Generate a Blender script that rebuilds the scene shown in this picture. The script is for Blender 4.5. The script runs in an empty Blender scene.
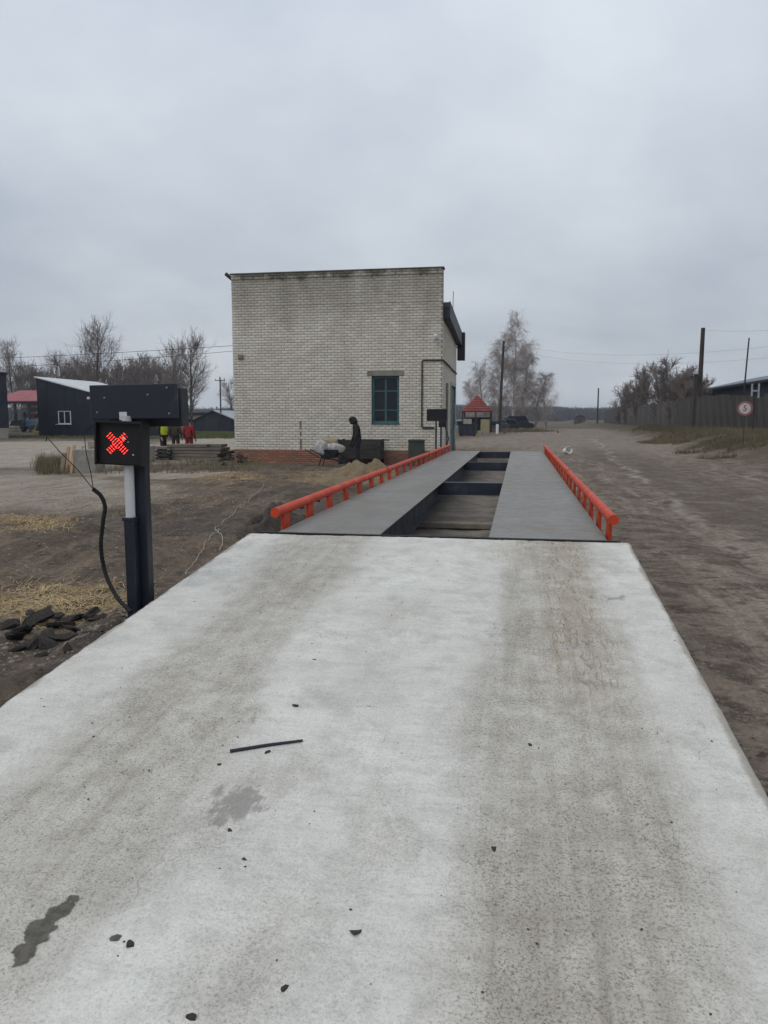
import bpy, bmesh, math, random
import numpy as np
from mathutils import Vector, Matrix

SC = bpy.context.scene
COL = SC.collection
rad = math.radians

# ------------------------------------------------------------------ camera
F = 769.0
YAW, PIT = rad(9.9), rad(6.9)
CAM = np.array([0.71, 0.0, 1.70])
cd = bpy.data.cameras.new('camera')
cam = bpy.data.objects.new('camera', cd)
COL.objects.link(cam)
cam.location = CAM
cam.rotation_euler = (math.pi / 2 - PIT, 0, YAW)
cd.sensor_fit = 'HORIZONTAL'
cd.sensor_width = 36.0
cd.lens = F / 768.0 * 36.0
cd.clip_start = 0.05
cd.clip_end = 8000
SC.camera = cam

# ------------------------------------------------------------------ sky, sun, exposure
SUN_EL, SUN_AZ = 48.0, 215.0          # azimuth clockwise from +Y
world = bpy.data.worlds.new('World')
SC.world = world
world.use_nodes = True
nt = world.node_tree
nt.nodes.clear()


def WN(t, **k):
    n = nt.nodes.new(t)
    for a, b in k.items():
        setattr(n, a, b)
    return n


def wmath(op, a, b=None, clamp=False):
    n = WN('ShaderNodeMath', operation=op, use_clamp=clamp)
    for i, v in enumerate((a, b)):
        if v is None:
            continue
        if isinstance(v, (int, float)):
            n.inputs[i].default_value = v
        else:
            nt.links.new(v, n.inputs[i])
    return n.outputs[0]


w_out = WN('ShaderNodeOutputWorld')
w_bg = WN('ShaderNodeBackground')
w_bg.inputs['Strength'].default_value = 0.1
sky = WN('ShaderNodeTexSky', sky_type='NISHITA')
sky.sun_disc = False
sky.sun_elevation = rad(SUN_EL)
sky.sun_rotation = rad(SUN_AZ)
sky.air_density = 1.4
sky.dust_density = 3.0
w_tc = WN('ShaderNodeTexCoord')
w_sep = WN('ShaderNodeSeparateXYZ')
nt.links.new(w_tc.outputs['Generated'], w_sep.inputs[0])
zc = wmath('MAXIMUM', w_sep.outputs[2], 0.0)
zd = wmath('ADD', zc, 0.28)
w_com = WN('ShaderNodeCombineXYZ')
nt.links.new(wmath('DIVIDE', w_sep.outputs[0], zd), w_com.inputs[0])
nt.links.new(wmath('DIVIDE', w_sep.outputs[1], zd), w_com.inputs[1])
w_n1 = WN('ShaderNodeTexNoise')
w_n1.inputs['Scale'].default_value = 0.9
w_n1.inputs['Detail'].default_value = 5.0
w_n1.inputs['Roughness'].default_value = 0.5
w_n1.inputs['Distortion'].default_value = 0.35
nt.links.new(w_com.outputs[0], w_n1.inputs['Vector'])
w_n2 = WN('ShaderNodeTexNoise')
w_n2.inputs['Scale'].default_value = 1.5
w_n2.inputs['Detail'].default_value = 6.0
w_n2.inputs['Roughness'].default_value = 0.55
nt.links.new(w_com.outputs[0], w_n2.inputs['Vector'])
cl = wmath('ADD', wmath('MULTIPLY', w_n1.outputs['Fac'], 0.7), wmath('MULTIPLY', w_n2.outputs['Fac'], 0.3))
w_ramp = WN('ShaderNodeValToRGB')
w_ramp.color_ramp.elements[0].position = 0.38
w_ramp.color_ramp.elements[0].color = (0.73, 0.815, 0.94, 1)
w_ramp.color_ramp.elements[1].position = 0.60
w_ramp.color_ramp.elements[1].color = (1.05, 1.125, 1.22, 1)
nt.links.new(cl, w_ramp.inputs[0])
# an overcast sky: zenith about three times the horizon
grad = wmath('ADD', wmath('MULTIPLY', zc, 5.4), 5.2)
w_mul = WN('ShaderNodeVectorMath', operation='SCALE')
nt.links.new(w_ramp.outputs[0], w_mul.inputs[0])
nt.links.new(grad, w_mul.inputs['Scale'])
w_mix = WN('ShaderNodeMix', data_type='RGBA')
w_mix.inputs['Factor'].default_value = 0.94
nt.links.new(sky.outputs[0], w_mix.inputs['A'])
nt.links.new(w_mul.outputs[0], w_mix.inputs['B'])
nt.links.new(w_mix.outputs['Result'], w_bg.inputs['Color'])
nt.links.new(w_bg.outputs[0], w_out.inputs['Surface'])

sd = bpy.data.lights.new('sun', 'SUN')
sd.energy = 0.9
sd.angle = rad(40)
sd.color = (1.0, 0.975, 0.94)
sun = bpy.data.objects.new('sun', sd)
COL.objects.link(sun)
_az, _el = rad(SUN_AZ), rad(SUN_EL)
_sv = Vector((math.sin(_az) * math.cos(_el), math.cos(_az) * math.cos(_el), math.sin(_el)))
sun.rotation_euler = (-_sv).to_track_quat('-Z', 'Y').to_euler()
SC.view_settings.view_transform = 'Standard'
SC.view_settings.look = 'None'
SC.view_settings.exposure = 0.0
SC.view_settings.gamma = 1.0
SC.view_settings.use_curve_mapping = False

# ------------------------------------------------------------------ pixel -> place
FW = np.array([-math.sin(YAW) * math.cos(PIT), math.cos(YAW) * math.cos(PIT), -math.sin(PIT)])
RT = np.array([math.cos(YAW), math.sin(YAW), 0.0])
UP = np.cross(RT, FW)


def ray(px, py):
    return FW + RT * (px - 384) / F + UP * (512 - py) / F


def G(px, py, z=0.0):                  # where the ray meets level z
    d = ray(px, py)
    return Vector(CAM + d * ((z - CAM[2]) / d[2]))


def YP(px, py, y):                     # where the ray meets the plane Y = y
    d = ray(px, py)
    return Vector(CAM + d * (y / d[1]))


def XY(px, y):                         # plan position of a column at world Y
    p = YP(px, 419, y)
    return p.x


# ------------------------------------------------------------------ numpy noise
def _hash(ix, iy, seed):
    h = (ix.astype(np.int64) * 374761393 + iy.astype(np.int64) * 668265263 + seed * 1442695041) & 0xFFFFFFFF
    h = ((h ^ (h >> 13)) * 1274126177) & 0xFFFFFFFF
    return ((h ^ (h >> 16)) & 0xFFFF) / 65535.0


def vnoise(x, y, seed=0):
    ix, iy = np.floor(x), np.floor(y)
    fx, fy = x - ix, y - iy
    fx, fy = fx * fx * (3 - 2 * fx), fy * fy * (3 - 2 * fy)
    a, b = _hash(ix, iy, seed), _hash(ix + 1, iy, seed)
    c, d = _hash(ix, iy + 1, seed), _hash(ix + 1, iy + 1, seed)
    return (a * (1 - fx) + b * fx) * (1 - fy) + (c * (1 - fx) + d * fx) * fy


def fbm(x, y, seed=0, octs=4):
    s, a, t = 0, 1.0, 0
    for o in range(octs):
        s = s + a * vnoise(x * 2 ** o + 17 * o, y * 2 ** o - 11 * o, seed + o)
        t += a
        a *= 0.5
    return s / t


def sstep(a, b, x):
    t = np.clip((x - a) / (b - a), 0, 1)
    return t * t * (3 - 2 * t)


# ------------------------------------------------------------------ materials
def L(r, g, b):                        # sRGB 0-255 -> linear
    f = lambda c: (c / 255 / 12.92) if c / 255 <= 0.04045 else ((c / 255 + 0.055) / 1.055) ** 2.4
    return (f(r), f(g), f(b))


class NT:
    def __init__(s, name):
        s.m = bpy.data.materials.new(name)
        s.m.use_nodes = True
        s.t = s.m.node_tree
        s.b = s.t.nodes['Principled BSDF']
        s.co = None

    def n(s, t, **k):
        q = s.t.nodes.new(t)
        for a, b in k.items():
            setattr(q, a, b)
        return q

    def ln(s, a, b):
        s.t.links.new(a, b)

    def put(s, v, sock):
        if isinstance(v, bpy.types.NodeSocket):
            s.ln(v, sock)
        elif isinstance(v, (tuple, list)):
            sock.default_value = tuple(v) + ((1,) if len(v) == 3 and sock.type == 'RGBA' else ())
        else:
            sock.default_value = v

    def coord(s, kind='Object'):
        if s.co is None:
            s.co = s.n('ShaderNodeTexCoord')
        return s.co.outputs[kind]

    def mapping(s, vec, scale=(1, 1, 1), loc=(0, 0, 0), rot=(0, 0, 0)):
        q = s.n('ShaderNodeMapping')
        s.ln(vec, q.inputs[0])
        q.inputs['Location'].default_value = loc
        q.inputs['Rotation'].default_value = rot
        q.inputs['Scale'].default_value = scale
        return q.outputs[0]

    def noise(s, scale, detail=4, rough=0.55, vec=None, dist=0.0):
        q = s.n('ShaderNodeTexNoise')
        q.inputs['Scale'].default_value = scale
        q.inputs['Detail'].default_value = detail
        q.inputs['Roughness'].default_value = rough
        q.inputs['Distortion'].default_value = dist
        s.ln(vec if vec is not None else s.coord(), q.inputs['Vector'])
        return q.outputs['Fac']

    def voro(s, scale, vec=None, feature='F1', out='Distance'):
        q = s.n('ShaderNodeTexVoronoi', feature=feature)
        q.inputs['Scale'].default_value = scale
        s.ln(vec if vec is not None else s.coord(), q.inputs['Vector'])
        return q.outputs[out]

    def rng(s, v, a, b, c=0.0, d=1.0):
        q = s.n('ShaderNodeMapRange')
        s.put(v, q.inputs[0])
        for i, x in enumerate((a, b, c, d)):
            q.inputs[i + 1].default_value = x
        return q.outputs[0]

    def math(s, op, a, b=0.0, clamp=False):
        q = s.n('ShaderNodeMath', operation=op, use_clamp=clamp)
        s.put(a, q.inputs[0])
        s.put(b, q.inputs[1])
        return q.outputs[0]

    def mix(s, f, a, b, mode='MIX'):
        q = s.n('ShaderNodeMix', data_type='RGBA', blend_type=mode)
        s.put(f, q.inputs['Factor'])
        s.put(a, q.inputs['A'])
        s.put(b, q.inputs['B'])
        return q.outputs['Result']

    def attr(s, name, out='Fac'):
        q = s.n('ShaderNodeAttribute', attribute_name=name)
        return q.outputs[out]

    def bump(s, h, strength=0.3, dist=0.02, normal=None):
        q = s.n('ShaderNodeBump')
        q.inputs['Strength'].default_value = strength
        q.inputs['Distance'].default_value = dist
        s.ln(h, q.inputs['Height'])
        if normal is not None:
            s.ln(normal, q.inputs['Normal'])
        return q.outputs[0]

    def done(s, col=None, rough=None, normal=None, metal=None, spec=None):
        if col is not None:
            s.put(col, s.b.inputs['Base Color'])
        if rough is not None:
            s.put(rough, s.b.inputs['Roughness'])
        if normal is not None:
            s.ln(normal, s.b.inputs['Normal'])
        if metal is not None:
            s.put(metal, s.b.inputs['Metallic'])
        if spec is not None:
            s.put(spec, s.b.inputs['Specular IOR Level'])
        return s.m


def simple(name, c, c2=None, scale=6.0, rough=0.7, bump=0.15, bd=0.01, metal=0.0, dirt=None, dscale=2.5, dr=(0.5, 0.75), spec=0.35, stretch=(1, 1, 1)):
    """a surface of two close tones, with wear or dirt of a third colour and a fine relief"""
    q = NT(name)
    v = q.mapping(q.coord(), stretch)
    n1 = q.noise(scale, 5, 0.6, v)
    col = q.mix(q.rng(n1, 0.3, 0.7), c, c2 or tuple(x * 0.72 for x in c))
    if dirt:
        col = q.mix(q.rng(q.noise(dscale, 6, 0.65, v, 0.4), dr[0], dr[1], 0, 0.85), col, dirt)
    # one object's tone differs a little from the next one's
    oi = q.n('ShaderNodeObjectInfo')
    col = q.mix(1.0, col, q.rng(oi.outputs['Random'], 0, 1, 0.9, 1.08), 'MULTIPLY')
    nb = q.bump(q.noise(scale * 6, 4, 0.6, v), bump, bd)
    return q.done(col, q.rng(n1, 0.3, 0.7, rough - 0.08, min(1, rough + 0.08)), nb, metal, spec)


# ------------------------------------------------------------------ objects
def tag(o, label=None, cat=None, group=None, kind=None):
    if label:
        o['label'] = label
    if cat:
        o['category'] = cat
    if group:
        o['group'] = group
    if kind:
        o['kind'] = kind
    return o


def thing(name, label, cat, loc=(0, 0, 0), rz=0.0, group=None):
    o = bpy.data.objects.new(name, None)
    o.empty_display_size = 0.2
    COL.objects.link(o)
    o.location = loc
    o.rotation_euler = (0, 0, rz)
    return tag(o, label, cat, group)


def copy_tree(o, parent=None):
    c = o.copy()
    COL.objects.link(c)
    if parent:
        c.parent = parent
    for ch in list(o.children):
        copy_tree(ch, c)
    return c


class MB:
    def __init__(s):
        s.v, s.f = [], []

    def add(s, vs, fs):
        o = len(s.v)
        s.v += [tuple(v) for v in vs]
        s.f += [tuple(i + o for i in f) for f in fs]
        return s

    def box(s, c, d, M=None):
        hx, hy, hz = d[0] / 2, d[1] / 2, d[2] / 2
        vs = [Vector((sx * hx, sy * hy, sz * hz)) for sz in (-1, 1) for sx, sy in ((-1, -1), (1, -1), (1, 1), (-1, 1))]
        if M is not None:
            vs = [M @ v for v in vs]
        vs = [v + Vector(c) for v in vs]
        return s.add(vs, [(3, 2, 1, 0), (4, 5, 6, 7), (0, 1, 5, 4), (1, 2, 6, 5), (2, 3, 7, 6), (3, 0, 4, 7)])

    def span(s, a, b):
        return s.box([(p + q) / 2 for p, q in zip(a, b)], [abs(q - p) for p, q in zip(a, b)])

    def tube(s, pts, r, n=10, caps=True):
        pts = [Vector(p) for p in pts]
        m = len(pts)
        rs = [r] * m if isinstance(r, (int, float)) else r
        vs, fs = [], []
        ref = None
        for i, p in enumerate(pts):
            t = (pts[min(i + 1, m - 1)] - pts[max(i - 1, 0)]).normalized()
            if ref is None:
                ref = Vector((0, 0, 1)) if abs(t.z) < 0.9 else Vector((1, 0, 0))
            u = (ref - t * ref.dot(t)).normalized()
            w = t.cross(u)
            ref = u
            for k in range(n):
                a = 2 * math.pi * k / n
                vs.append(p + (u * math.cos(a) + w * math.sin(a)) * rs[i])
        for i in range(m - 1):
            for k in range(n):
                a, b = i * n + k, i * n + (k + 1) % n
                fs.append((a, b, b + n, a + n))
        if caps:
            fs.append(tuple(range(n - 1, -1, -1)))
            fs.append(tuple((m - 1) * n + k for k in range(n)))
        return s.add(vs, fs)

    def prism(s, poly, a, b, axis=1):
        """polygon in the two other axes, extruded along axis from a to b"""
        n = len(poly)
        vs = []
        for t in (a, b):
            for p in poly:
                q = list(p)
                q.insert(axis, t)
                vs.append(q)
        fs = [tuple(range(n)), tuple(range(2 * n - 1, n - 1, -1))]
        fs += [(i, i + n, (i + 1) % n + n, (i + 1) % n) for i in range(n)]
        return s.add(vs, fs)

    def lathe(s, prof, n=16, M=None):
        vs, fs = [], []
        for r, z in prof:
            for k in range(n):
                a = 2 * math.pi * k / n
                v = Vector((r * math.cos(a), r * math.sin(a), z))
                vs.append(M @ v if M is not None else v)
        for i in range(len(prof) - 1):
            for k in range(n):
                a, b = i * n + k, i * n + (k + 1) % n
                fs.append((a, b, b + n, a + n))
        fs.append(tuple(range(n - 1, -1, -1)))
        fs.append(tuple((len(prof) - 1) * n + k for k in range(n)))
        return s.add(vs, fs)

    def build(s, name, mat=None, parent=None, smooth=False, bevel=0.0, seg=1, loc=None, rot=None, fix=True):
        me = bpy.data.meshes.new(name)
        me.from_pydata(s.v, [], s.f)
        if fix:
            bm = bmesh.new()
            bm.from_mesh(me)
            bmesh.ops.recalc_face_normals(bm, faces=bm.faces)
            bm.to_mesh(me)
            bm.free()
        if mat:
            me.materials.append(mat)
        if smooth:
            me.polygons.foreach_set('use_smooth', [True] * len(me.polygons))
            if smooth != 'all':
                me.set_sharp_from_angle(angle=rad(40))
        o = bpy.data.objects.new(name, me)
        COL.objects.link(o)
        if parent:
            o.parent = parent
        if loc is not None:
            o.location = loc
        if rot is not None:
            o.rotation_euler = rot
        if bevel:
            md = o.modifiers.new('bevel', 'BEVEL')
            md.width = bevel
            md.segments = seg
            md.limit_method = 'ANGLE'
        return o


def share(o, parent=None, loc=None, rot=None, scale=None):
    c = bpy.data.objects.new(o.name.split('.')[0], o.data)
    COL.objects.link(c)
    for m in o.modifiers:
        if m.type == 'BEVEL':
            n = c.modifiers.new('bevel', 'BEVEL')
            n.width, n.segments, n.limit_method = m.width, m.segments, 'ANGLE'
    if parent:
        c.parent = parent
    if loc is not None:
        c.location = loc
    if rot is not None:
        c.rotation_euler = rot
    if scale is not None:
        c.scale = scale
    return c


def fast_mesh(name, verts, faces_flat, nper, mat, parent=None, smooth=False):
    """verts (N,3) array, faces (M,nper) array"""
    me = bpy.data.meshes.new(name)
    v = np.asarray(verts, dtype=np.float32)
    f = np.asarray(faces_flat, dtype=np.int32).reshape(-1, nper)
    me.vertices.add(len(v))
    me.vertices.foreach_set('co', v.ravel())
    me.loops.add(f.size)
    me.loops.foreach_set('vertex_index', f.ravel())
    me.polygons.add(len(f))
    me.polygons.foreach_set('loop_start', np.arange(0, f.size, nper, dtype=np.int32))
    me.update(calc_edges=True)
    if mat:
        me.materials.append(mat)
    if smooth:
        me.polygons.foreach_set('use_smooth', np.ones(len(f), dtype=bool))
    o = bpy.data.objects.new(name, me)
    COL.objects.link(o)
    if parent:
        o.parent = parent
    return o


def grid_mesh(name, X, Y, Z, mat, parent=None, attrs=None):
    ny, nx = X.shape
    v = np.stack([X.ravel(), Y.ravel(), Z.ravel()], 1)
    i = np.arange(ny * nx).reshape(ny, nx)
    f = np.stack([i[:-1, :-1], i[:-1, 1:], i[1:, 1:], i[1:, :-1]], -1).reshape(-1, 4)
    o = fast_mesh(name, v, f, 4, mat, parent, True)
    for k, a in (attrs or {}).items():
        at = o.data.attributes.new(k, 'FLOAT', 'POINT')
        at.data.foreach_set('value', a.astype(np.float32).ravel())
    return o


# ------------------------------------------------------------------ lie of the land
DECK = 0.64
Y0, SEC, NSEC = 6.9, 6.33, 3
Y1 = Y0 + SEC * NSEC
SL = 0.0924
SX0, SX1 = -1.78, 1.68


def slab_z(y):
    return DECK - SL * (Y0 - y)


def gz(x, y):
    """terrain height: level yard, a bank rising to the fence on the right, small ruts and lumps"""
    x = np.asarray(x, dtype=float)
    y = np.asarray(y, dtype=float)
    far = sstep(90, 200, np.hypot(x, y))
    h = 0.85 * sstep(8.8, 12.8, x - 0.04 * (y - 40)) * sstep(12, 34, y)
    h = h + (fbm(x * 0.22, y * 0.22, 3, 3) - 0.5) * 0.14 * (1 - far)
    h = h + (fbm(x * 1.6, y * 1.1, 9, 4) - 0.5) * 0.07 * (1 - far) * np.where(x < -1.8, 1.6, 0.7)
    h = h + (fbm(x * 6, y * 6, 19, 3) - 0.5) * 0.025 * (1 - sstep(15, 40, np.hypot(x, y)))
    # spoil pushed against the ramp and the bridge on the left
    rut = sstep(2.6, 3.4, x) * (1 - sstep(8.5, 10, x)) * sstep(3, 7, y) * (1 - sstep(45, 70, y))
    h = h - 0.05 * rut * np.clip(np.cos((x + 0.35 * np.sin(y * 0.13) + 0.3 * (fbm(x * 0.7, y * 0.25, 14, 3) - 0.5)) * 2 * math.pi / 1.9), 0, 1) ** 2
    rl = (1 - sstep(-3.4, -2.6, x)) * sstep(-9.5, -8, x) * sstep(4, 8, y) * (1 - sstep(24, 28, y))
    h = h + 0.22 * rl * (fbm(x * 0.9 + y * 0.4, y * 1.3, 15, 5) - 0.5)
    h = h + 0.09 * rl * (np.abs(fbm(x * 2.1, y * 3.2, 16, 4) - 0.5) * 2) ** 0.8
    edge = np.exp(-((x + 2.15) / 0.38) ** 2) * sstep(3.2, 5.0, y) * (1 - sstep(14, 20, y))
    h = h + edge * (0.06 + 0.22 * fbm(x * 3, y * 2, 41, 3))
    # cut under the ramp and the pit
    cut = sstep(-1.80, -1.74, x) * (1 - sstep(1.64, 1.70, x)) * sstep(-2.2, -1.6, y) * (1 - sstep(Y1 + 0.0, Y1 + 0.25, y))
    near = sstep(-1.95, -1.78, x) * (1 - sstep(1.68, 1.85, x)) * (1 - sstep(2.2, 3.0, y))
    h = np.where(near > 0, np.minimum(h, -0.01 + 0.03 * (1 - near)), h)
    h = h * (1 - cut) + cut * -0.16
    # level pad round the brick building
    pad = sstep(-11.5, -10.6, x) * (1 - sstep(-2.0, -1.0, x)) * sstep(27.6, 28.6, y) * (1 - sstep(36, 38, y))
    return h * (1 - pad) + pad * 0.0


def gzs(x, y):
    return float(gz(np.array([x]), np.array([y]))[0])


def on_ground(px, py):
    p = G(px, py)
    for _ in range(4):
        p = G(px, py, gzs(p.x, p.y))
    return p


def on_ground_many(px, py):
    d = FW[None] + RT[None] * ((px - 384) / F)[:, None] + UP[None] * ((512 - py) / F)[:, None]
    z = np.zeros(len(px))
    for _ in range(5):
        t = (z - CAM[2]) / np.minimum(d[:, 2], -1e-3)
        x, y = CAM[0] + d[:, 0] * t, CAM[1] + d[:, 1] * t
        z = gz(x, y)
    return x, y

# ------------------------------------------------------------------ ground sheet
def pix_blob(X, Y, px, py, rx, ry, seed, rough=0.5, soft=0.25):
    c, ax, ay = G(px, py), G(px + rx, py), G(px, py - ry)
    ax, ay = ax - c, ay - c
    det = ax.x * ay.y - ax.y * ay.x
    dx, dy = X - c.x, Y - c.y
    u = (dx * ay.y - dy * ay.x) / det
    v = (-dx * ax.y + dy * ax.x) / det
    d = np.hypot(u, v)
    sc = 3.0 / max(ax.length, 0.6)
    d = d + (fbm(X * sc, Y * sc, seed, 5) - 0.5) * 2 * rough
    return 1 - sstep(1 - soft, 1 + soft, d)


def seg_dist(X, Y, pts):
    best = np.full(X.shape, 1e9)
    for (x0, y0), (x1, y1) in zip(pts[:-1], pts[1:]):
        dx, dy = x1 - x0, y1 - y0
        t = np.clip(((X - x0) * dx + (Y - y0) * dy) / (dx * dx + dy * dy), 0, 1)
        best = np.minimum(best, np.hypot(X - x0 - t * dx, Y - y0 - t * dy))
    return best


def make_ground():
    N = 700
    t = np.linspace(-1, 1, N)
    a = 6.0
    xs = a * np.sinh(t * math.asinh(3000 / a))
    t = np.linspace(0, 1, N)
    a = 9.0
    ys = np.concatenate([np.linspace(-9, -0.1, 40), a * np.sinh(t * math.asinh(3500 / a))])
    X, Y = np.meshgrid(xs, ys)
    Z = gz(X, Y)
    mx = lambda *q: np.maximum.reduce(q)
    sand = mx(pix_blob(X, Y, 50, 604, 78, 19, 5), pix_blob(X, Y, 35, 524, 40, 9, 6) * 0.8,
              pix_blob(X, Y, 232, 479, 34, 5, 7) * 0.6, pix_blob(X, Y, 345, 478, 60, 7, 8) * 0.5)
    pale = mx(pix_blob(X, Y, 20, 449, 190, 8, 15, 0.3), pix_blob(X, Y, 40, 489, 120, 15, 16, 0.45) * 0.75,
              pix_blob(X, Y, 165, 474, 75, 3.5, 17, 0.4) * 0.85, pix_blob(X, Y, 220, 443, 60, 5, 18, 0.3),
              pix_blob(X, Y, 270, 461, 70, 1.6, 19, 0.4) * 0.5)
    mud = mx(pix_blob(X, Y, 60, 464, 100, 5, 25), pix_blob(X, Y, 150, 520, 120, 15, 26) * 0.6,
             pix_blob(X, Y, 300, 500, 60, 12, 27) * 0.5,
             np.exp(-((X + 2.1) / 0.5) ** 2) * sstep(2, 4, Y) * (1 - sstep(20, 26, Y)) * (0.4 + 0.9 * fbm(X * 2, Y * 2, 28, 3)))
    road = sstep(-1.5, 2.2, X + (fbm(X * 0.5, Y * 0.3, 35, 4) - 0.5) * 2) * (1 - sstep(8.8, 10.8, X - 0.04 * (Y - 40) + (fbm(X * 0.6, Y * 0.4, 36, 4) - 0.5) * 3))
    road = mx(road, sstep(40, 52, Y) * sstep(-14, -5, X) * (1 - sstep(9, 11, X - 0.04 * (Y - 40))) * (1 - sstep(75, 95, Y - 5 * X)))
    far_road = sstep(34, 46, Y + (fbm(X * 0.3, Y * 0.2, 37, 3) - 0.5) * 8) * road
    # broken edge of the old surface: a pale crooked line across the right-hand yard
    line = [(592, 438), (606, 449), (618, 462), (634, 470), (640, 480), (668, 494), (694, 515), (716, 522), (742, 548), (775, 562)]
    lp = [(G(*q).x, G(*q).y) for q in line]
    wx = (fbm(X * 1.3, Y * 0.8, 45, 4) - 0.5) * 0.9
    wy = (fbm(X * 1.3, Y * 0.8, 46, 4) - 0.5) * 1.2
    d = seg_dist(X + wx, Y + wy, lp)
    edge = (1 - sstep(0.03, 0.15, d)) * sstep(0.3, 0.55, fbm(X * 1.7, Y * 0.9, 47, 3)) * road
    xl = np.interp(Y, [p[1] for p in lp], [p[0] for p in lp])
    rutted = sstep(0.0, 0.5, X + wx - xl) * (1 - sstep(1.4, 4.0, X - xl)) * road * (1 - sstep(40, 55, Y))
    Z = Z - 0.035 * rutted * sstep(2, 5, Y)
    grass = mx(sstep(9.2, 11.0, X - 0.04 * (Y - 40) + (fbm(X * 0.6, Y * 0.4, 36, 4) - 0.5) * 3) * sstep(14, 22, Y),
               sstep(60, 66, Y + (fbm(X * .3, Y * .3, 51, 3) - .5) * 6) * (1 - sstep(-20, -14, X)) * 1.0,
               sstep(92, 120, Y - 0.5 * X + (fbm(X * .05, Y * .05, 52, 3) - .5) * 40),
               pix_blob(X, Y, 200, 464, 60, 3, 53) * 0.7, pix_blob(X, Y, 262, 466, 30, 3, 54) * 0.6,
               pix_blob(X, Y, 110, 476, 45, 2.2, 55) * 0.5)
    grass = grass * (1 - pale) * (1 - far_road * (Y < 140))
    return X, Y, Z, dict(sand=sand, pale=pale, mud=mud, road=road, far_road=far_road, edge=edge, rutted=rutted, grass=grass)


def ground_material():
    q = NT('yard_dirt')
    P = q.coord()
    nA = q.noise(0.55, 8, 0.65, P, 0.3)
    nB = q.noise(2.6, 9, 0.68, P, 0.2)
    nC = q.noise(14, 7, 0.7, P)
    nD = q.noise(70, 4, 0.65, P)
    # wheel-streaked: noise drawn out along the way of driving
    nS = q.noise(1.0, 9, 0.68, q.mapping(P, (2.4, 0.28, 1), rot=(0, 0, 0.05)), 0.4)
    nX = q.noise(1.0, 9, 0.7, q.mapping(P, (0.8, 1.5, 1)), 0.7)
    dirt = q.mix(q.rng(nA, 0.38, 0.62), L(104, 90, 77), L(76, 64, 53))
    dirt = q.mix(q.rng(nS, 0.46, 0.66, 0, 0.8), dirt, L(120, 106, 91))
    dirt = q.mix(q.rng(nB, 0.5, 0.66, 0, 0.85), dirt, L(56, 47, 39))
    roadc = q.mix(q.rng(nX, 0.42, 0.58), L(126, 113, 100), L(97, 85, 74))
    roadc = q.mix(q.rng(nS, 0.5, 0.62, 0, 0.85), roadc, L(144, 132, 118))
    roadc = q.mix(q.rng(nB, 0.5, 0.6, 0, 0.85), roadc, L(76, 66, 57))
    col = q.mix(q.attr('road'), dirt, roadc)
    col = q.mix(q.math('MULTIPLY', q.attr('far_road'), 0.5), col, q.mix(q.rng(nX, 0.35, 0.65), L(146, 134, 121), L(116, 104, 92)))
    col = q.mix(q.math('MULTIPLY', q.attr('rutted'), q.rng(nX, 0.35, 0.6, 0.25, 0.85)), col, L(90, 80, 71))
    col = q.mix(q.math('MULTIPLY', q.attr('mud'), q.rng(nB, 0.35, 0.6)), col, L(59, 51, 44))
    col = q.mix(q.math('MULTIPLY', q.attr('pale'), q.rng(nS, 0.3, 0.6, 0.45, 0.95)), col, q.mix(nB, L(179, 168, 154), L(145, 134, 121)))
    col = q.mix(q.math('MULTIPLY', q.attr('sand'), q.math('MULTIPLY', q.rng(q.noise(3.0, 8, 0.75, P), 0.42, 0.54), q.rng(q.noise(24, 7, 0.78, q.mapping(P, (1, 1.8, 1))), 0.42, 0.54, 0.25, 1))), col, q.mix(nC, L(179, 150, 104), L(138, 114, 79)))
    col = q.mix(q.math('MULTIPLY', q.attr('edge'), q.rng(nC, 0.35, 0.6, 0.3, 0.8)), col, L(169, 159, 147))
    gcol = q.mix(q.rng(nB, 0.35, 0.65), L(70, 66, 47), L(88, 76, 57))
    col = q.mix(q.math('MULTIPLY', q.attr('grass'), q.rng(nB, 0.3, 0.55, 0.45, 1.0)), col, gcol)
    # grit
    col = q.mix(q.rng(nC, 0.46, 0.6, 0, 0.6), col, q.mix(1.0, col, (0.45, 0.43, 0.41), 'MULTIPLY'))
    nE = q.noise(34, 8, 0.8, P)
    col = q.mix(q.rng(nE, 0.5, 0.58, 0, 0.45), col, q.mix(1.0, col, (1.45, 1.42, 1.38), 'MULTIPLY'))
    col = q.mix(q.rng(nE, 0.42, 0.36, 0, 0.5), col, q.mix(1.0, col, (0.5, 0.49, 0.47), 'MULTIPLY'))
    st = q.voro(26, P)
    grit = q.math('MULTIPLY', q.rng(st, 0.10, 0.2, 1, 0), q.rng(nB, 0.45, 0.6))
    col = q.mix(q.math('MULTIPLY', grit, 0.5), col, L(169, 162, 151))
    col = q.mix(q.rng(nD, 0.35, 0.7, 0.0, 0.4), col, q.mix(1.0, col, (0.6, 0.6, 0.6), 'MULTIPLY'))
    b = q.bump(nA, 0.4, 0.10)
    b = q.bump(nB, 0.8, 0.07, b)
    b = q.bump(nC, 0.9, 0.025, b)
    b = q.bump(nD, 0.5, 0.006, b)
    wet = q.math('MULTIPLY', q.attr('mud'), q.rng(nA, 0.4, 0.6))
    return q.done(col, q.rng(wet, 0, 1, 0.95, 0.6), b, 0.0, 0.25)


_gX, _gY, _gZ, _ga = make_ground()
ground = tag(grid_mesh('ground', _gX, _gY, _gZ, ground_material(), None, _ga), 'brown trodden dirt yard reaching to the horizon', 'ground', kind='structure')

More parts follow.
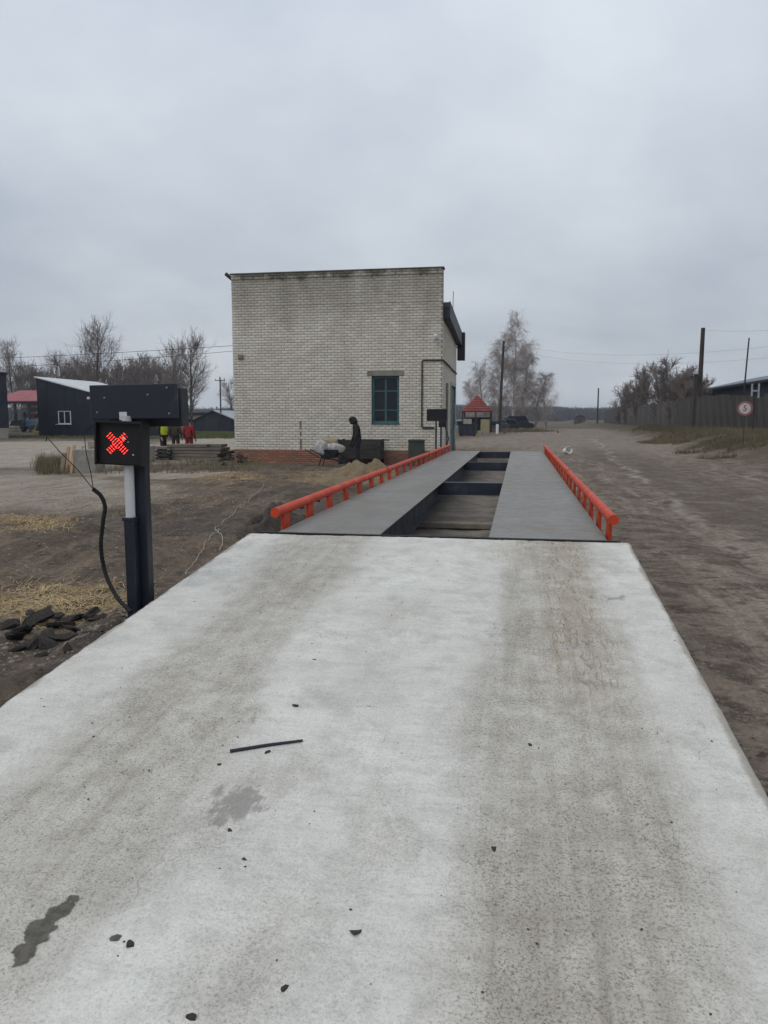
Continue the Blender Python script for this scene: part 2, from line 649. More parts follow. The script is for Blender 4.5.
# ------------------------------------------------------------------ concrete ramp
def concrete_material(name, track=False):
    q = NT(name)
    P = q.coord()
    n1 = q.noise(1.3, 6, 0.6, P, 0.3)
    n2 = q.noise(7, 6, 0.65, P)
    n3 = q.noise(38, 4, 0.65, P)
    n4 = q.noise(160, 2, 0.6, P)
    col = q.mix(q.rng(n1, 0.3, 0.7), L(212, 209, 202), L(191, 187, 179))
    col = q.mix(q.rng(n2, 0.45, 0.7, 0, 0.55), col, L(170, 168, 161))
    nm = q.noise(2.8, 8, 0.7, P, 0.5)
    col = q.mix(q.rng(nm, 0.52, 0.68, 0, 0.5), col, L(160, 157, 149))
    col = q.mix(q.rng(q.noise(55, 6, 0.72, P), 0.52, 0.7, 0, 0.45), col, L(150, 147, 140))
    # brushed streaks across the slab
    ns = q.noise(1.0, 5, 0.6, q.mapping(P, (2.2, 30, 1)), 0.6)
    col = q.mix(q.rng(ns, 0.5, 0.75, 0, 0.32), col, L(160, 159, 154))
    if track:
        pits = q.math('MULTIPLY', q.rng(q.voro(42, P), 0.12, 0.3, 1, 0), q.rng(n2, 0.42, 0.62))
        tr = q.attr('track')
        dirtc = q.mix(q.rng(n2, 0.3, 0.7), L(178, 172, 161), L(158, 151, 139))
        col = q.mix(q.math('MULTIPLY', tr, q.rng(n2, 0.25, 0.65, 0.5, 1.0)), col, dirtc)
        # lengthwise tyre streaks, then fine grain where the wash has worn off
        nl = q.noise(1.0, 6, 0.65, q.mapping(P, (13, 0.7, 1)), 0.3)
        col = q.mix(q.math('MULTIPLY', q.rng(nl, 0.45, 0.7, 0, 0.6), tr), col, L(138, 130, 117))
        gr = q.noise(95, 8, 0.8, P)
        sp = q.math('MULTIPLY', q.rng(gr, 0.525, 0.56), q.math('MULTIPLY', q.rng(tr, 0, 1, 0.26, 0.9), q.rng(nm, 0.35, 0.6, 0.35, 1)))
        col = q.mix(sp, col, L(110, 104, 94))
        sp3 = q.math('MULTIPLY', q.rng(q.noise(130, 6, 0.8, P), 0.57, 0.60), q.rng(tr, 0, 1, 0.3, 0.85))
        col = q.mix(sp3, col, L(78, 73, 66))
        # hairline cracks, only here and there
        cv = q.mapping(P, (0.55, 0.8, 1))
        wv = q.n('ShaderNodeMix', data_type='RGBA')
        wv.inputs['Factor'].default_value = 0.12
        q.ln(cv, wv.inputs['A'])
        nc_ = q.n('ShaderNodeTexNoise')
        nc_.inputs['Scale'].default_value = 5
        nc_.inputs['Detail'].default_value = 5
        q.ln(P, nc_.inputs['Vector'])
        q.ln(nc_.outputs['Color'], wv.inputs['B'])
        crk = q.rng(q.voro(1.0, wv.outputs['Result'], 'DISTANCE_TO_EDGE'), 0.0, 0.0022, 1, 0)
        crk = q.math('MULTIPLY', crk, q.rng(nm, 0.45, 0.6, 0, 0.6))
        col = q.mix(crk, col, L(120, 114, 105))
        sp2 = q.math('MULTIPLY', q.rng(q.noise(56, 5, 0.7, P), 0.615, 0.65), q.math('MULTIPLY', q.rng(tr, 0, 1, 0.15, 0.75), q.rng(n1, 0.35, 0.6, 0.3, 1)))
        col = q.mix(sp2, col, L(92, 87, 80))
        col = q.mix(q.math('MULTIPLY', pits, q.rng(tr, 0, 1, 0.1, 0.5)), col, L(92, 88, 82))
        br = q.math('MULTIPLY', q.attr('tread'), q.rng(q.noise(9, 5, 0.65, P), 0.38, 0.6))
        col = q.mix(q.math('MULTIPLY', br, 0.5), col, L(150, 136, 114))
        tp = q.math('MULTIPLY', q.attr('tread'), q.rng(q.math('ABSOLUTE', q.math('SUBTRACT', q.noise(7, 2, 0.5, q.mapping(P, (2.6, 0.45, 1)), 0.9), 0.5)), 0.0, 0.03, 1, 0))
        col = q.mix(q.math('MULTIPLY', tp, 0.55), col, L(98, 86, 70))
        chk = q.rng(q.attr('chalk'), 0.35, 0.7)
        col = q.mix(q.math('MULTIPLY', chk, q.rng(n3, 0.4, 0.6, 0.1, 0.6)), col, L(212, 213, 213))
        sm = q.math('ADD', q.attr('smudge'), q.rng(q.noise(30, 7, 0.8, q.mapping(P, (1, 0.5, 1))), 0, 1, -0.7, 0.7))
        col = q.mix(q.rng(sm, 0.5, 0.72, 0, 0.7), col, L(120, 117, 111))
        stn = q.math('ADD', q.attr('stain'), q.math('MULTIPLY', q.math('SUBTRACT', q.noise(26, 3, 0.6, P), 0.5), 0.9))
        stm = q.rng(stn, 0.47, 0.56)
        col = q.mix(q.rng(stn, 0.30, 0.5, 0, 0.35), col, L(140, 136, 128))
        col = q.mix(stm, col, q.mix(q.rng(n3, 0.35, 0.65), L(92, 87, 78), L(66, 62, 55)))
        q.wet = stm
        eg = q.rng(q.math('ADD', q.attr('rim'), q.rng(n2, 0, 1, -0.5, 0.5)), 0.35, 0.75, 0, 0.8)
        col = q.mix(eg, col, L(140, 133, 121))
    col = q.mix(q.rng(n4, 0.35, 0.7, 0, 0.28), col, q.mix(1.0, col, (0.62, 0.62, 0.62), 'MULTIPLY'))
    b = q.bump(n2, 0.25, 0.02)
    b = q.bump(n3, 0.45, 0.006, b)
    b = q.bump(n4, 0.5, 0.002, b)
    return q.done(col, q.rng(q.wet, 0, 1, 0.88, 0.45) if track else 0.88, b, 0.0, 0.3)


def make_ramp():
    nx, ny = 250, 640
    xs = np.linspace(SX0, SX1, nx)
    ys = np.linspace(-1.2, Y0 - 0.055, ny)
    X, Y = np.meshgrid(xs, ys)
    wob = (fbm(X * 0.8, Y * 0.8, 71, 4) - 0.5)
    Z = slab_z(Y) + wob * 0.012 + (fbm(X * 9, Y * 9, 77, 3) - 0.5) * 0.004
    # worn arris at the sides and the top
    e = np.minimum(np.minimum(X - SX0, SX1 - X), (Y0 - 0.055 - Y))
    Z = Z - 0.022 * (1 - sstep(0, 0.016, e + (fbm(X * 9, Y * 9, 72, 4) - 0.45) * 0.022))
    w = (fbm(X * 2.0, Y * 0.9, 73, 4) - 0.5) * 0.35
    tr_r = sstep(0.42, 0.72, X + w) * (1 - sstep(1.18, 1.42, X + w * 0.6))
    tr_l = sstep(-1.45, -1.15, X + w) * (1 - sstep(-0.72, -0.4, X + w)) * 0.85
    tr = np.maximum(tr_r, tr_l) * (0.75 + 0.5 * (fbm(X * 1.5, Y * 1.5, 74, 3) - 0.2))
    tr = np.maximum(tr, 0.35 * sstep(0.55, 0.75, fbm(X * 1.1, Y * 0.8, 75, 4)))
    tread = sstep(0.85, 0.98, X + w * 0.3) * (1 - sstep(1.18, 1.36, X + w * 0.3)) * sstep(3.0, 4.2, Y)
    tread = np.maximum(tread, 0.5 * sstep(0.35, 0.5, X) * (1 - sstep(0.8, 1.0, X)) * sstep(5.9, 6.5, Y))

    def spot(cx, cy, rx, ry, ang, seed, k=0.8):
        c, s = math.cos(ang), math.sin(ang)
        u = ((X - cx) * c + (Y - cy) * s) / rx
        v = (-(X - cx) * s + (Y - cy) * c) / ry
        return np.clip(1.05 - np.hypot(u, v) * 0.55 - k * (fbm(X * 14, Y * 14, seed, 4) - 0.5) * 1.5, 0, 1)
    # the wet patch low on the left, a few drips
    stain = np.maximum.reduce([spot(-0.658, 1.843, 0.036, 0.046, 0.0, 81, 0.55), spot(-0.666, 1.928, 0.046, 0.050, 0.0, 82, 0.55), spot(-0.662, 2.004, 0.036, 0.040, 0.0, 83, 0.55), spot(-0.645, 2.064, 0.026, 0.026, 0.0, 84, 0.55),
                               spot(-0.43, 1.93, 0.014, 0.012, 0, 84), spot(0.02, 3.49, 0.09, 0.018, 0.1, 85) * 0.55])
    smudge = np.maximum.reduce([spot(-0.31, 2.62, 0.13, 0.16, 0.1, 91, 0.5), spot(-0.5, 3.35, 0.3, 0.18, 0, 92, 0.5) * 0.55,
                                spot(1.35, 5.3, 0.14, 0.12, 0, 93) * 0.7, spot(0.7, 4.6, 0.22, 0.16, 0, 94) * 0.6, spot(-0.5, 6.2, 0.5, 0.2, 0, 95, .5) * .5])
    chalk = 0.8 * np.exp(-((X - 0.04 + 0.3 * (Y - 2.26)) / 0.010) ** 2) * sstep(2.05, 2.15, Y) * (1 - sstep(2.9, 3.1, Y)) * (0.55 + 0.6 * fbm(X * 4, Y * 12, 98, 3))
    chalk = np.maximum(chalk, 0.5 * np.exp(-((X - 0.10 + 0.05 * (Y - 4)) / 0.03) ** 2) * sstep(3.4, 3.8, Y) * (1 - sstep(5.2, 6.0, Y)) * fbm(X * 3, Y * 6, 96, 3) * 1.6)
    rim = 1 - sstep(0.0, 0.07, np.minimum(X - SX0, SX1 - X) + (fbm(X * 4, Y * 4, 97, 3) - 0.5) * 0.05)
    rim = np.maximum(rim, 0.75 * (1 - sstep(0.0, 0.12, Y0 - Y)))
    root = thing('concrete_ramp', 'pale concrete approach ramp with dirty wheel tracks rising to the weighbridge', 'ramp', (0, 0, 0))
    grid_mesh('ramp_surface', X, Y, Z, concrete_material('ramp_concrete', True), root, dict(track=tr, tread=tread, stain=stain, smudge=smudge, chalk=chalk, rim=rim))
    m = MB()
    ya, yb = -1.2, Y0 - 0.055
    d = 0.022
    vs = []
    for x in (SX0, SX1):
        vs += [(x, ya, slab_z(ya) - d), (x, yb, slab_z(yb) - d), (x, yb, -0.4), (x, ya, -0.4)]
    m.add(vs, [(0, 1, 2, 3), (7, 6, 5, 4), (1, 5, 6, 2), (0, 3, 7, 4), (3, 2, 6, 7)])
    m.build('ramp_side', simple('ramp_side_concrete', L(150, 146, 138), L(118, 112, 104), 5, 0.9, 0.4, 0.02), root, fix=False)
    return root


ramp = make_ramp()

# ------------------------------------------------------------------ the pit floor below the bridge
pit_mat = simple('pit_concrete', L(132, 124, 114), L(96, 88, 79), 2.2, 0.95, 0.5, 0.03, dirt=L(70, 62, 54), dscale=1.4)
m = MB()
xs = np.linspace(-1.72, 1.62, 70)
ys = np.linspace(Y0 - 0.02, Y1 + 0.1, 260)
X, Y = np.meshgrid(xs, ys)
Z = -0.03 + (fbm(X * 1.2, Y * 1.2, 61, 4) - 0.5) * 0.10 + (fbm(X * 5, Y * 5, 62, 3) - 0.5) * 0.03
pit = tag(grid_mesh('pit_floor', X, Y, Z, pit_mat), 'dusty concrete floor under the weighbridge', 'floor', kind='structure')

# ------------------------------------------------------------------ weighbridge
steel = NT('deck_steel')
P = steel.coord()
n1 = steel.noise(1.0, 6, 0.6, steel.mapping(P, (2.5, 0.35, 1)), 0.5)
n2 = steel.noise(5, 6, 0.65, P)
n3 = steel.noise(45, 4, 0.6, P)
c = steel.mix(steel.rng(n1, 0.3, 0.7), L(128, 127, 124), L(106, 104, 100))
c = steel.mix(steel.rng(n2, 0.44, 0.7, 0, 0.7), c, L(130, 121, 108))
c = steel.mix(steel.rng(steel.noise(2.0, 5, 0.7, P, 1.0), 0.55, 0.75, 0, 0.6), c, L(104, 98, 90))
c = steel.mix(steel.rng(n3, 0.5, 0.72, 0, 0.5), c, L(92, 87, 80))
c = steel.mix(steel.rng(steel.noise(0.8, 7, 0.7, P, 0.6), 0.48, 0.6, 0, 0.7), c, L(112, 105, 95))
c = steel.mix(steel.rng(steel.noise(30, 8, 0.8, P), 0.52, 0.58, 0, 0.4), c, L(84, 79, 72))
oi = steel.n('ShaderNodeObjectInfo')
c = steel.mix(1.0, c, steel.rng(oi.outputs['Random'], 0, 1, 0.92, 1.06), 'MULTIPLY')
STEEL = steel.done(c, steel.rng(n2, 0.3, 0.7, 0.4, 0.65), steel.bump(n3, 0.3, 0.004), 0.15, 0.4)
NAVY = simple('navy_beam_paint', L(34, 40, 54), L(27, 31, 42), 4, 0.5, 0.1, 0.004, dirt=L(78, 72, 66), dscale=3, dr=(0.55, 0.8))
RED = simple('rail_red_paint', (0.52, 0.052, 0.016), (0.42, 0.040, 0.013), 5, 0.55, 0.08, 0.003, dirt=L(120, 66, 48), dscale=6, dr=(0.52, 0.72), spec=0.25)
BLACK = simple('black_rubber', L(26, 26, 27), L(18, 18, 19), 8, 0.75, 0.2, 0.003)

bridge = thing('weighbridge', 'long steel truck weighbridge with red pipe rails and an open middle', 'weighbridge', (0, (Y0 + Y1) / 2, 0))
oy = (Y0 + Y1) / 2
rng = random.Random(4)
XL, XR, GL, GR = -1.52, 1.50, -0.54, 0.46
proto_rail = None
for i in range(NSEC):
    ya, yb = Y0 + i * SEC + 0.012, Y0 + (i + 1) * SEC - 0.012
    for (xa, xb) in ((XL, GL), (GR, XR)):
        dz = rng.uniform(-0.003, 0.003)
        m = MB().span((xa, ya - oy, DECK - 0.014 + dz), (xb, yb - oy, DECK + dz))
        m.build('deck_plate', STEEL, bridge, bevel=0.004)
        # I-beams that carry the plate
        for xx in (xa + 0.11, xb - 0.11):
            bm_ = MB()
            bm_.span((xx - 0.07, ya - oy, DECK - 0.036), (xx + 0.07, yb - oy, DECK - 0.018))
            bm_.span((xx - 0.006, ya - oy, DECK - 0.33), (xx + 0.006, yb - oy, DECK - 0.037))
            bm_.span((xx - 0.07, ya - oy, DECK - 0.348), (xx + 0.07, yb - oy, DECK - 0.331))
            bm_.build('side_beam', NAVY, bridge)
            for k in range(5):
                yy = ya + 0.4 + k * 1.35 - oy
                MB().span((xx - 0.06, yy, DECK - 0.33), (xx - 0.007, yy + 0.012, DECK - 0.037)).build('stiffener', NAVY, bridge)
for y in (Y0 + 0.03, Y0 + SEC, Y0 + 2 * SEC, Y1 - 0.06):
    first = y < Y0 + 0.1
    d = 0.035 if first else 0.09
    m = MB()
    m.span((GL - 0.10, y - oy - d, DECK - 0.036), (GR + 0.10, y - oy + d, DECK - 0.022))
    m.span((GL - 0.10, y - oy - d + 0.004, DECK - 0.22), (GR + 0.10, y - oy - d + 0.02, DECK - 0.037))
    m.span((GL - 0.10, y - oy - d, DECK - 0.235), (GR + 0.10, y - oy + d, DECK - 0.221))
    m.build('cross_beam', NAVY, bridge, bevel=0.003)
for y in (Y0 + SEC * 0.55, Y0 + SEC * 0.8):
    MB().span((-1.6, y - oy, -0.02), (1.55, y - oy + 0.16, 0.085)).build('floor_sill', pit_mat, bridge, bevel=0.02)
# load cell feet
for i in range(NSEC + 1):
    for x in (-1.2, 1.15):
        y = min(max(Y0 + i * SEC, Y0 + 0.3), Y1 - 0.3) - oy
        MB().lathe([(0.13, -0.04), (0.13, 0.1), (0.05, 0.12), (0.05, 0.27), (0.1, 0.2915)], 14).build('load_foot', NAVY, bridge, True, loc=(x, y, 0))
m = MB().span((-1.68, -0.052, DECK - 0.2), (1.60, -0.004, DECK + 0.004))
m.build('end_angle', BLACK, bridge, loc=(0, Y0 - oy, 0))
# rails
for sx, x in ((-1, XL), (1, XR)):
    for i in range(NSEC):
        ya, yb = Y0 + i * SEC + 0.10, Y0 + (i + 1) * SEC - 0.05
        if i == 0:
            ya += 0.02
        xr = x + sx * 0.055
        h = DECK + 0.168
        sag = rng.uniform(-0.008, 0.008)
        pts = [(xr, ya - oy, h), (xr, (ya + yb) / 2 - oy, h + sag), (xr, yb - oy, h)]
        r = MB().tube(pts, 0.047, 20).build('guard_rail', RED, bridge, True)
        npost = 7
        for k in range(npost):
            yy = ya + 0.34 + (yb - ya - 0.68) * k / (npost - 1) - oy
            MB().span((xr - 0.016, yy - 0.11, DECK - 0.16), (xr + 0.016, yy + 0.11, h - 0.03)).build('post', RED, r, bevel=0.004)

# ------------------------------------------------------------------ brick building
BX0, BX1, BY0, BY1, BH = -10.32, -2.16, 29.0, 35.5, 7.2


def brick_mat(name, tones, dirt, moss=False):
    q = NT(name)
    P = q.coord()
    a = q.attr('tone')
    col = q.mix(q.rng(a, 0.0, 0.5), tones[0], tones[1])
    col = q.mix(q.rng(a, 0.5, 1.0), col, tones[2])
    n = q.noise(1.1, 5, 0.6, P, 0.4)
    col = q.mix(q.rng(n, 0.45, 0.72, 0, 0.45), col, dirt)
    n2 = q.noise(22, 4, 0.6, P)
    col = q.mix(q.rng(n2, 0.4, 0.75, 0, 0.3), col, tuple(x * 0.6 for x in tones[1]))
    if moss:
        sp = q.n('ShaderNodeSeparateXYZ')
        q.ln(P, sp.inputs[0])
        n3 = q.noise(1.0, 5, 0.65, q.mapping(P, (0.9, 0.9, 0.35)))
        k = q.math('ADD', sp.outputs[2], q.rng(n3, 0.3, 0.7, -1.1, 0.8))
        col = q.mix(q.rng(k, 4.6, 7.9, 0, 0.8), col, L(98, 92, 80))
        k2 = q.math('ADD', sp.outputs[2], q.rng(n3, 0.3, 0.7, -0.35, 0.35))
        col = q.mix(q.rng(k2, 7.0, 7.15, 0, 0.7), col, L(66, 68, 54))
        wear = q.rng(q.noise(0.8, 5, 0.7, q.mapping(P, (1.6, 1.6, 0.5))), 0.58, 0.74, 0, 0.3)
        col = q.mix(wear, col, L(118, 110, 98))
    return q.done(col, 0.93, q.bump(n2, 0.4, 0.006), 0.0, 0.2)


W_BRICK = brick_mat('white_silicate_brick', (L(204, 199, 188), L(197, 191, 180), L(188, 181, 168)), L(174, 166, 153), True)
R_BRICK = brick_mat('red_clay_brick', (L(156, 112, 94), L(138, 98, 82), L(128, 100, 86)), L(122, 104, 90))
MORTAR = simple('mortar', L(142, 135, 124), L(116, 109, 99), 3, 0.95, 0.3, 0.01)


def bricks(name, plane, u0, u1, z0, z1, course, blen, mat, holes, parent, at, out, seed, slope=0.0):
    """one face of bricks with recessed joints. plane 'x': u runs along X at Y=at; plane 'y': u runs along Y at X=at. out = outward sign"""
    r = random.Random(seed)
    V, Fc, T = [], [], []
    nc = int(round((z1 - z0) / course))
    j = 0.013
    for k in range(nc):
        za, zb = z0 + k * course + j / 2, z0 + (k + 1) * course - j / 2
        u = u0 - (blen / 2 if k % 2 else 0)
        corb = 0.0
        if z1 > 6 and k >= nc - 2:
            corb = 0.03
        elif z1 > 6 and k == nc - 12:
            corb = 0.012
        while u < u1 - 0.02:
            ua, ub = max(u + j / 2, u0), min(u + blen - j / 2, u1)
            u += blen
            if ub - ua < 0.04:
                continue
            spans = [(ua, ub)]
            for (ha, hb, hc, hd) in holes:
                if zb > hc + 0.01 and za < hd - 0.01:
                    ns = []
                    for (a, b) in spans:
                        if b <= ha or a >= hb:
                            ns.append((a, b))
                        else:
                            if ha - a > 0.03:
                                ns.append((a, ha))
                            if b - hb > 0.03:
                                ns.append((hb, b))
                    spans = ns
            for (a, b) in spans:
                p = 0.012 + corb + r.uniform(-0.003, 0.004)
                tz = r.uniform(-0.002, 0.002)
                t = r.random()
                if r.random() < 0.07:
                    t = 1.35
                a += r.uniform(-0.003, 0.003)
                b += r.uniform(-0.003, 0.003)
                o = len(V)
                dz = 0.006
                for (d, ins) in ((-0.01, 0.0), (p - 0.004, 0.0), (p, dz * 0.7)):
                    for (uu, zz) in ((a + ins, za + ins), (b - ins, za + ins), (b - ins, zb - ins), (a + ins, zb - ins)):
                        V.append((uu, at + out * d, zz + tz) if plane == 'x' else (at + out * d, uu, zz + tz))
                        T.append(t)
                for ring in (0, 4):
                    for e in range(4):
                        Fc.append((o + ring + e, o + ring + (e + 1) % 4, o + ring + 4 + (e + 1) % 4, o + ring + 4 + e))
                Fc.append((o + 8, o + 9, o + 10, o + 11))
    f = np.array(Fc)
    if (plane == 'x' and out > 0) or (plane == 'y' and out < 0):
        f = f[:, ::-1]
    ob = fast_mesh(name, V, f, 4, mat, parent)
    at_ = ob.data.attributes.new('tone', 'FLOAT', 'POINT')
    at_.data.foreach_set('value', np.array(T, dtype=np.float32))
    ob['kind'] = 'stuff'
    return ob


bld = thing('brick_building', 'tall white brick building with teal window and red brick plinth', 'building', (0, 0, 0))
WX0, WX1, WZ0, WZ1 = -4.83, -3.77, 1.53, 3.31
SH = 5.75                              # side wall height at the near end
SB = 5.25
m = MB()
# solid mortar-coloured walls just behind the bricks, with the window opening left free
th = 0.36
m.span((BX0, BY0, -0.2), (WX0, BY0 + th, BH)); m.span((WX1, BY0, -0.2), (BX1, BY0 + th, BH))
m.span((WX0, BY0, -0.2), (WX1, BY0 + th, WZ0)); m.span((WX0, BY0, WZ1), (WX1, BY0 + th, BH))
m.build('wall', MORTAR, bld)
D0, D1 = 32.6, 34.9
m = MB()
m.prism([(BY0 + th + 0.001, -0.2), (D0, -0.2), (D0, SH - (D0 - BY0) / 6.5 * 0.5), (BY0 + th + 0.001, SH)], BX1 - th, BX1, 0)
m.prism([(D1, -0.2), (BY1, -0.2), (BY1, SB), (D1, SH - (D1 - BY0) / 6.5 * 0.5)], BX1 - th, BX1, 0)
m.prism([(D0, 3.1), (D1, 3.1), (D1, SH - (D1 - BY0) / 6.5 * 0.5), (D0, SH - (D0 - BY0) / 6.5 * 0.5)], BX1 - th, BX1, 0)
m.build('wall', MORTAR, bld)
m = MB().prism([(BY0 + th + 0.001, -0.2), (BY1, -0.2), (BY1, SB), (BY0 + th + 0.001, SH)], BX0, BX0 + th, 0)
m.build('wall', MORTAR, bld)
MB().span((BX0 + th + 0.001, BY1 - th, -0.2), (BX1 - th - 0.001, BY1 - 0.001, SB - 0.02)).build('wall', MORTAR, bld)
whole = [(WX0, WX1, WZ0, WZ1), (-5.0, -3.58, WZ1, WZ1 + 0.19)]
bricks('brick', 'x', BX0, BX1, 0.5, BH, 0.1, 0.262, W_BRICK, whole, bld, BY0, -1, 1)
bricks('brick', 'x', BX0 - 0.03, BX1 + 0.03, -0.1, 0.5, 0.077, 0.262, R_BRICK, [], bld, BY0 - 0.03, -1, 2)
bricks('brick', 'y', BY0, BY1, 0.5, SB, 0.1, 0.262, W_BRICK, [(D0, D1, 0, 3.1)], bld, BX1, 1, 3)
bricks('brick', 'y', BY0, BY1, -0.1, 0.5, 0.077, 0.262, R_BRICK, [(D0, D1, -1, 0.6)], bld, BX1 + 0.02, 1, 4)
bricks('brick', 'y', BY0, BY1, 0.5, SB, 0.1, 0.262, W_BRICK, [], bld, BX0, -1, 5)
bricks('brick', 'x', BX0, BX1, 0.5, SB, 0.1, 0.262, W_BRICK, [], bld, BY1, 1, 6)
CONC = simple('grey_concrete', L(140, 136, 128), L(112, 108, 100), 3, 0.92, 0.3, 0.01, dirt=L(88, 84, 76), dscale=1.6)
CAP = simple('parapet_cap_metal', L(88, 88, 78), L(66, 66, 56), 2, 0.7, 0.2, 0.01)
MB().span((BX0 - 0.05, BY0 - 0.06, BH), (BX1 + 0.05, BY0 + th + 0.04, BH + 0.045)).build('coping', CAP, bld, bevel=0.008)
MB().span((-5.0, BY0 - 0.016, WZ1 + 0.004), (-3.58, BY0 + 0.1, WZ1 + 0.185)).build('lintel', CONC, bld, bevel=0.006)
TEAL = simple('teal_paint', L(60, 98, 100), L(48, 80, 84), 6, 0.5, 0.1, 0.003, dirt=L(84, 92, 88), dscale=5, dr=(0.6, 0.8))
gl = NT('dark_glass')
GLASS = gl.done(gl.mix(gl.noise(2.0, 3), (0.012, 0.016, 0.022), (0.02, 0.026, 0.034)), 0.12, None, 0.0, 0.22)
win = MB()
for (xa, xb) in ((WX0, WX0 + 0.09), (WX1 - 0.09, WX1)):
    win.span((xa, BY0 + 0.10, WZ0), (xb, BY0 + 0.18, WZ1))
win.span((WX0 + 0.09, BY0 + 0.10, WZ1 - 0.09), (WX1 - 0.09, BY0 + 0.18, WZ1))
win.span((WX0 + 0.09, BY0 + 0.10, WZ0), (WX1 - 0.09, BY0 + 0.18, WZ0 + 0.09))
win = win.build('window', TEAL, bld, bevel=0.006)
xm = (WX0 + WX1) / 2
MB().span((xm - 0.035, BY0 + 0.11, WZ0 + 0.09), (xm + 0.035, BY0 + 0.17, WZ1 - 0.09)).build('mullion', TEAL, win, bevel=0.004)
zt = [WZ0 + 0.09, WZ0 + 0.50, WZ1 - 0.56, WZ1 - 0.09]
for z in zt[1:3]:
    for (xa, xb) in ((WX0 + 0.09, xm - 0.035), (xm + 0.035, WX1 - 0.09)):
        MB().span((xa, BY0 + 0.115, z - 0.02), (xb, BY0 + 0.165, z + 0.02)).build('glazing_bar', TEAL, win)
for (xa, xb) in ((WX0 + 0.09, xm - 0.035), (xm + 0.035, WX1 - 0.09)):
    for k in range(3):
        MB().span((xa, BY0 + 0.138, zt[k] + (0.02 if k else 0)), (xb, BY0 + 0.144, zt[k + 1] - (0.02 if k < 2 else 0))).build('pane', GLASS, win)
MB().span((WX0 - 0.03, BY0 - 0.05, WZ0 - 0.035), (WX1 + 0.03, BY0 + 0.10, WZ0)).build('sill', TEAL, win, bevel=0.005)
# side: door, roof with its fascia, projecting box, pipes
door = MB().span((BX1 - 0.12, D0 + 0.002, 0.0), (BX1 - 0.05, D1 - 0.002, 3.098)).build('door', TEAL, bld)
for k in range(6):
    y = D0 + 0.2 + k * 0.36
    MB().span((BX1 - 0.049, y, 0.1), (BX1 - 0.03, y + 0.3, 3.0)).build('door_board', TEAL, door, bevel=0.004)
MB().tube([(BX1 - 0.029, D0 + 0.45, 1.05), (BX1 + 0.03, D0 + 0.45, 1.05), (BX1 + 0.03, D0 + 0.45, 1.25), (BX1 - 0.029, D0 + 0.45, 1.25)], 0.012, 8).build('handle', BLACK, door)
PGREEN = simple('pale_green_frame', L(150, 160, 148), L(128, 138, 128), 6, 0.7)
m = MB()
m.span((BX1 - 0.02, D0 - 0.14, 0), (BX1 + 0.045, D0, 3.24)); m.span((BX1 - 0.02, D1, 0), (BX1 + 0.045, D1 + 0.14, 3.24)); m.span((BX1 - 0.02, D0, 3.1), (BX1 + 0.045, D1, 3.24))
m.build('door_frame', PGREEN, bld)
ROOF = simple('dark_blue_roof_sheet', L(46, 52, 64), L(36, 41, 52), 3, 0.55, 0.1, 0.005)
RGREEN = simple('roof_felt', L(84, 90, 82), L(64, 68, 62), 3, 0.85)
sl = (SH - SB) / (BY1 - BY0)


def rz_(y, o=0.0):
    return SH - (y - BY0) * sl + o


m = MB().prism([(BY0 + th + 0.005, rz_(BY0 + th, 0.14)), (BY1 + 0.5, rz_(BY1 + 0.5, 0.14)), (BY1 + 0.5, rz_(BY1 + 0.5, 0.30)), (BY0 + th + 0.005, rz_(BY0 + th, 0.30))], BX0 + 0.02, BX1 + 0.22, 0)
roof = m.build('roof', RGREEN, bld)
m = MB().prism([(BY0 + th + 0.01, rz_(BY0 + th, -0.26)), (BY1 + 0.52, rz_(BY1 + 0.5, -0.26)), (BY1 + 0.52, rz_(BY1 + 0.5, 0.34)), (BY0 + th + 0.01, rz_(BY0 + th, 0.34))], BX1 + 0.221, BX1 + 0.25, 0)
m.build('fascia', ROOF, roof)
m = MB().prism([(BY0 + th + 0.01, rz_(BY0 + th, -0.26)), (BY1 + 0.5, rz_(BY1 + 0.5, -0.26)), (BY1 + 0.5, rz_(BY1 + 0.5, -0.23)), (BY0 + th + 0.01, rz_(BY0 + th, -0.23))], BX1 + 0.02, BX1 + 0.22, 0)
m.build('soffit', ROOF, roof)
MB().span((BX1 + 0.02, BY0 + th + 0.006, rz_(BY0 + th, -0.229)), (BX1 + 0.22, BY0 + th + 0.03, rz_(BY0 + th, 0.139))).build('end_board', ROOF, roof)
DARK = simple('dark_metal', L(38, 41, 48), L(28, 30, 36), 6, 0.55, 0.1, 0.003)
pb = MB().span((BX1 + 0.03, BY1 + 0.12, 4.35), (BX1 + 0.37, BY1 + 0.45, 5.6)).build('projecting_box', DARK, bld, bevel=0.015)
MB().span((BX1 - 0.3, BY1 + 0.2, 4.9), (BX1 + 0.029, BY1 + 0.26, 4.96)).build('bracket', DARK, pb)
MB().tube([(BX1 + 0.235, BY0 + 1.7, rz_(BY0 + 1.7, 0.2)), (BX1 + 0.25, BY0 + 1.7, rz_(BY0 + 1.7, 1.0))], 0.012, 6).build('aerial', DARK, bld)
PIPE = simple('dark_conduit', L(60, 54, 48), L(46, 41, 36), 8, 0.7)
ft = BY0 - 0.05
m = MB().tube([(-2.42, ft, 1.37), (-2.86, ft, 1.37), (-2.9, ft, 1.41), (-2.9, ft, 3.83), (-2.86, ft, 3.87), (-2.12, ft, 3.87), (BX1 + 0.05, ft + 0.02, 3.87), (BX1 + 0.05, D1 + 0.4, 3.72)], 0.028, 8)
m.build('conduit', PIPE, bld, True)
for z in (1.9, 2.6, 3.3):
    MB().span((-2.94, ft - 0.02, z), (-2.86, BY0 - 0.015, z + 0.03)).build('pipe_clip', PIPE, bld)
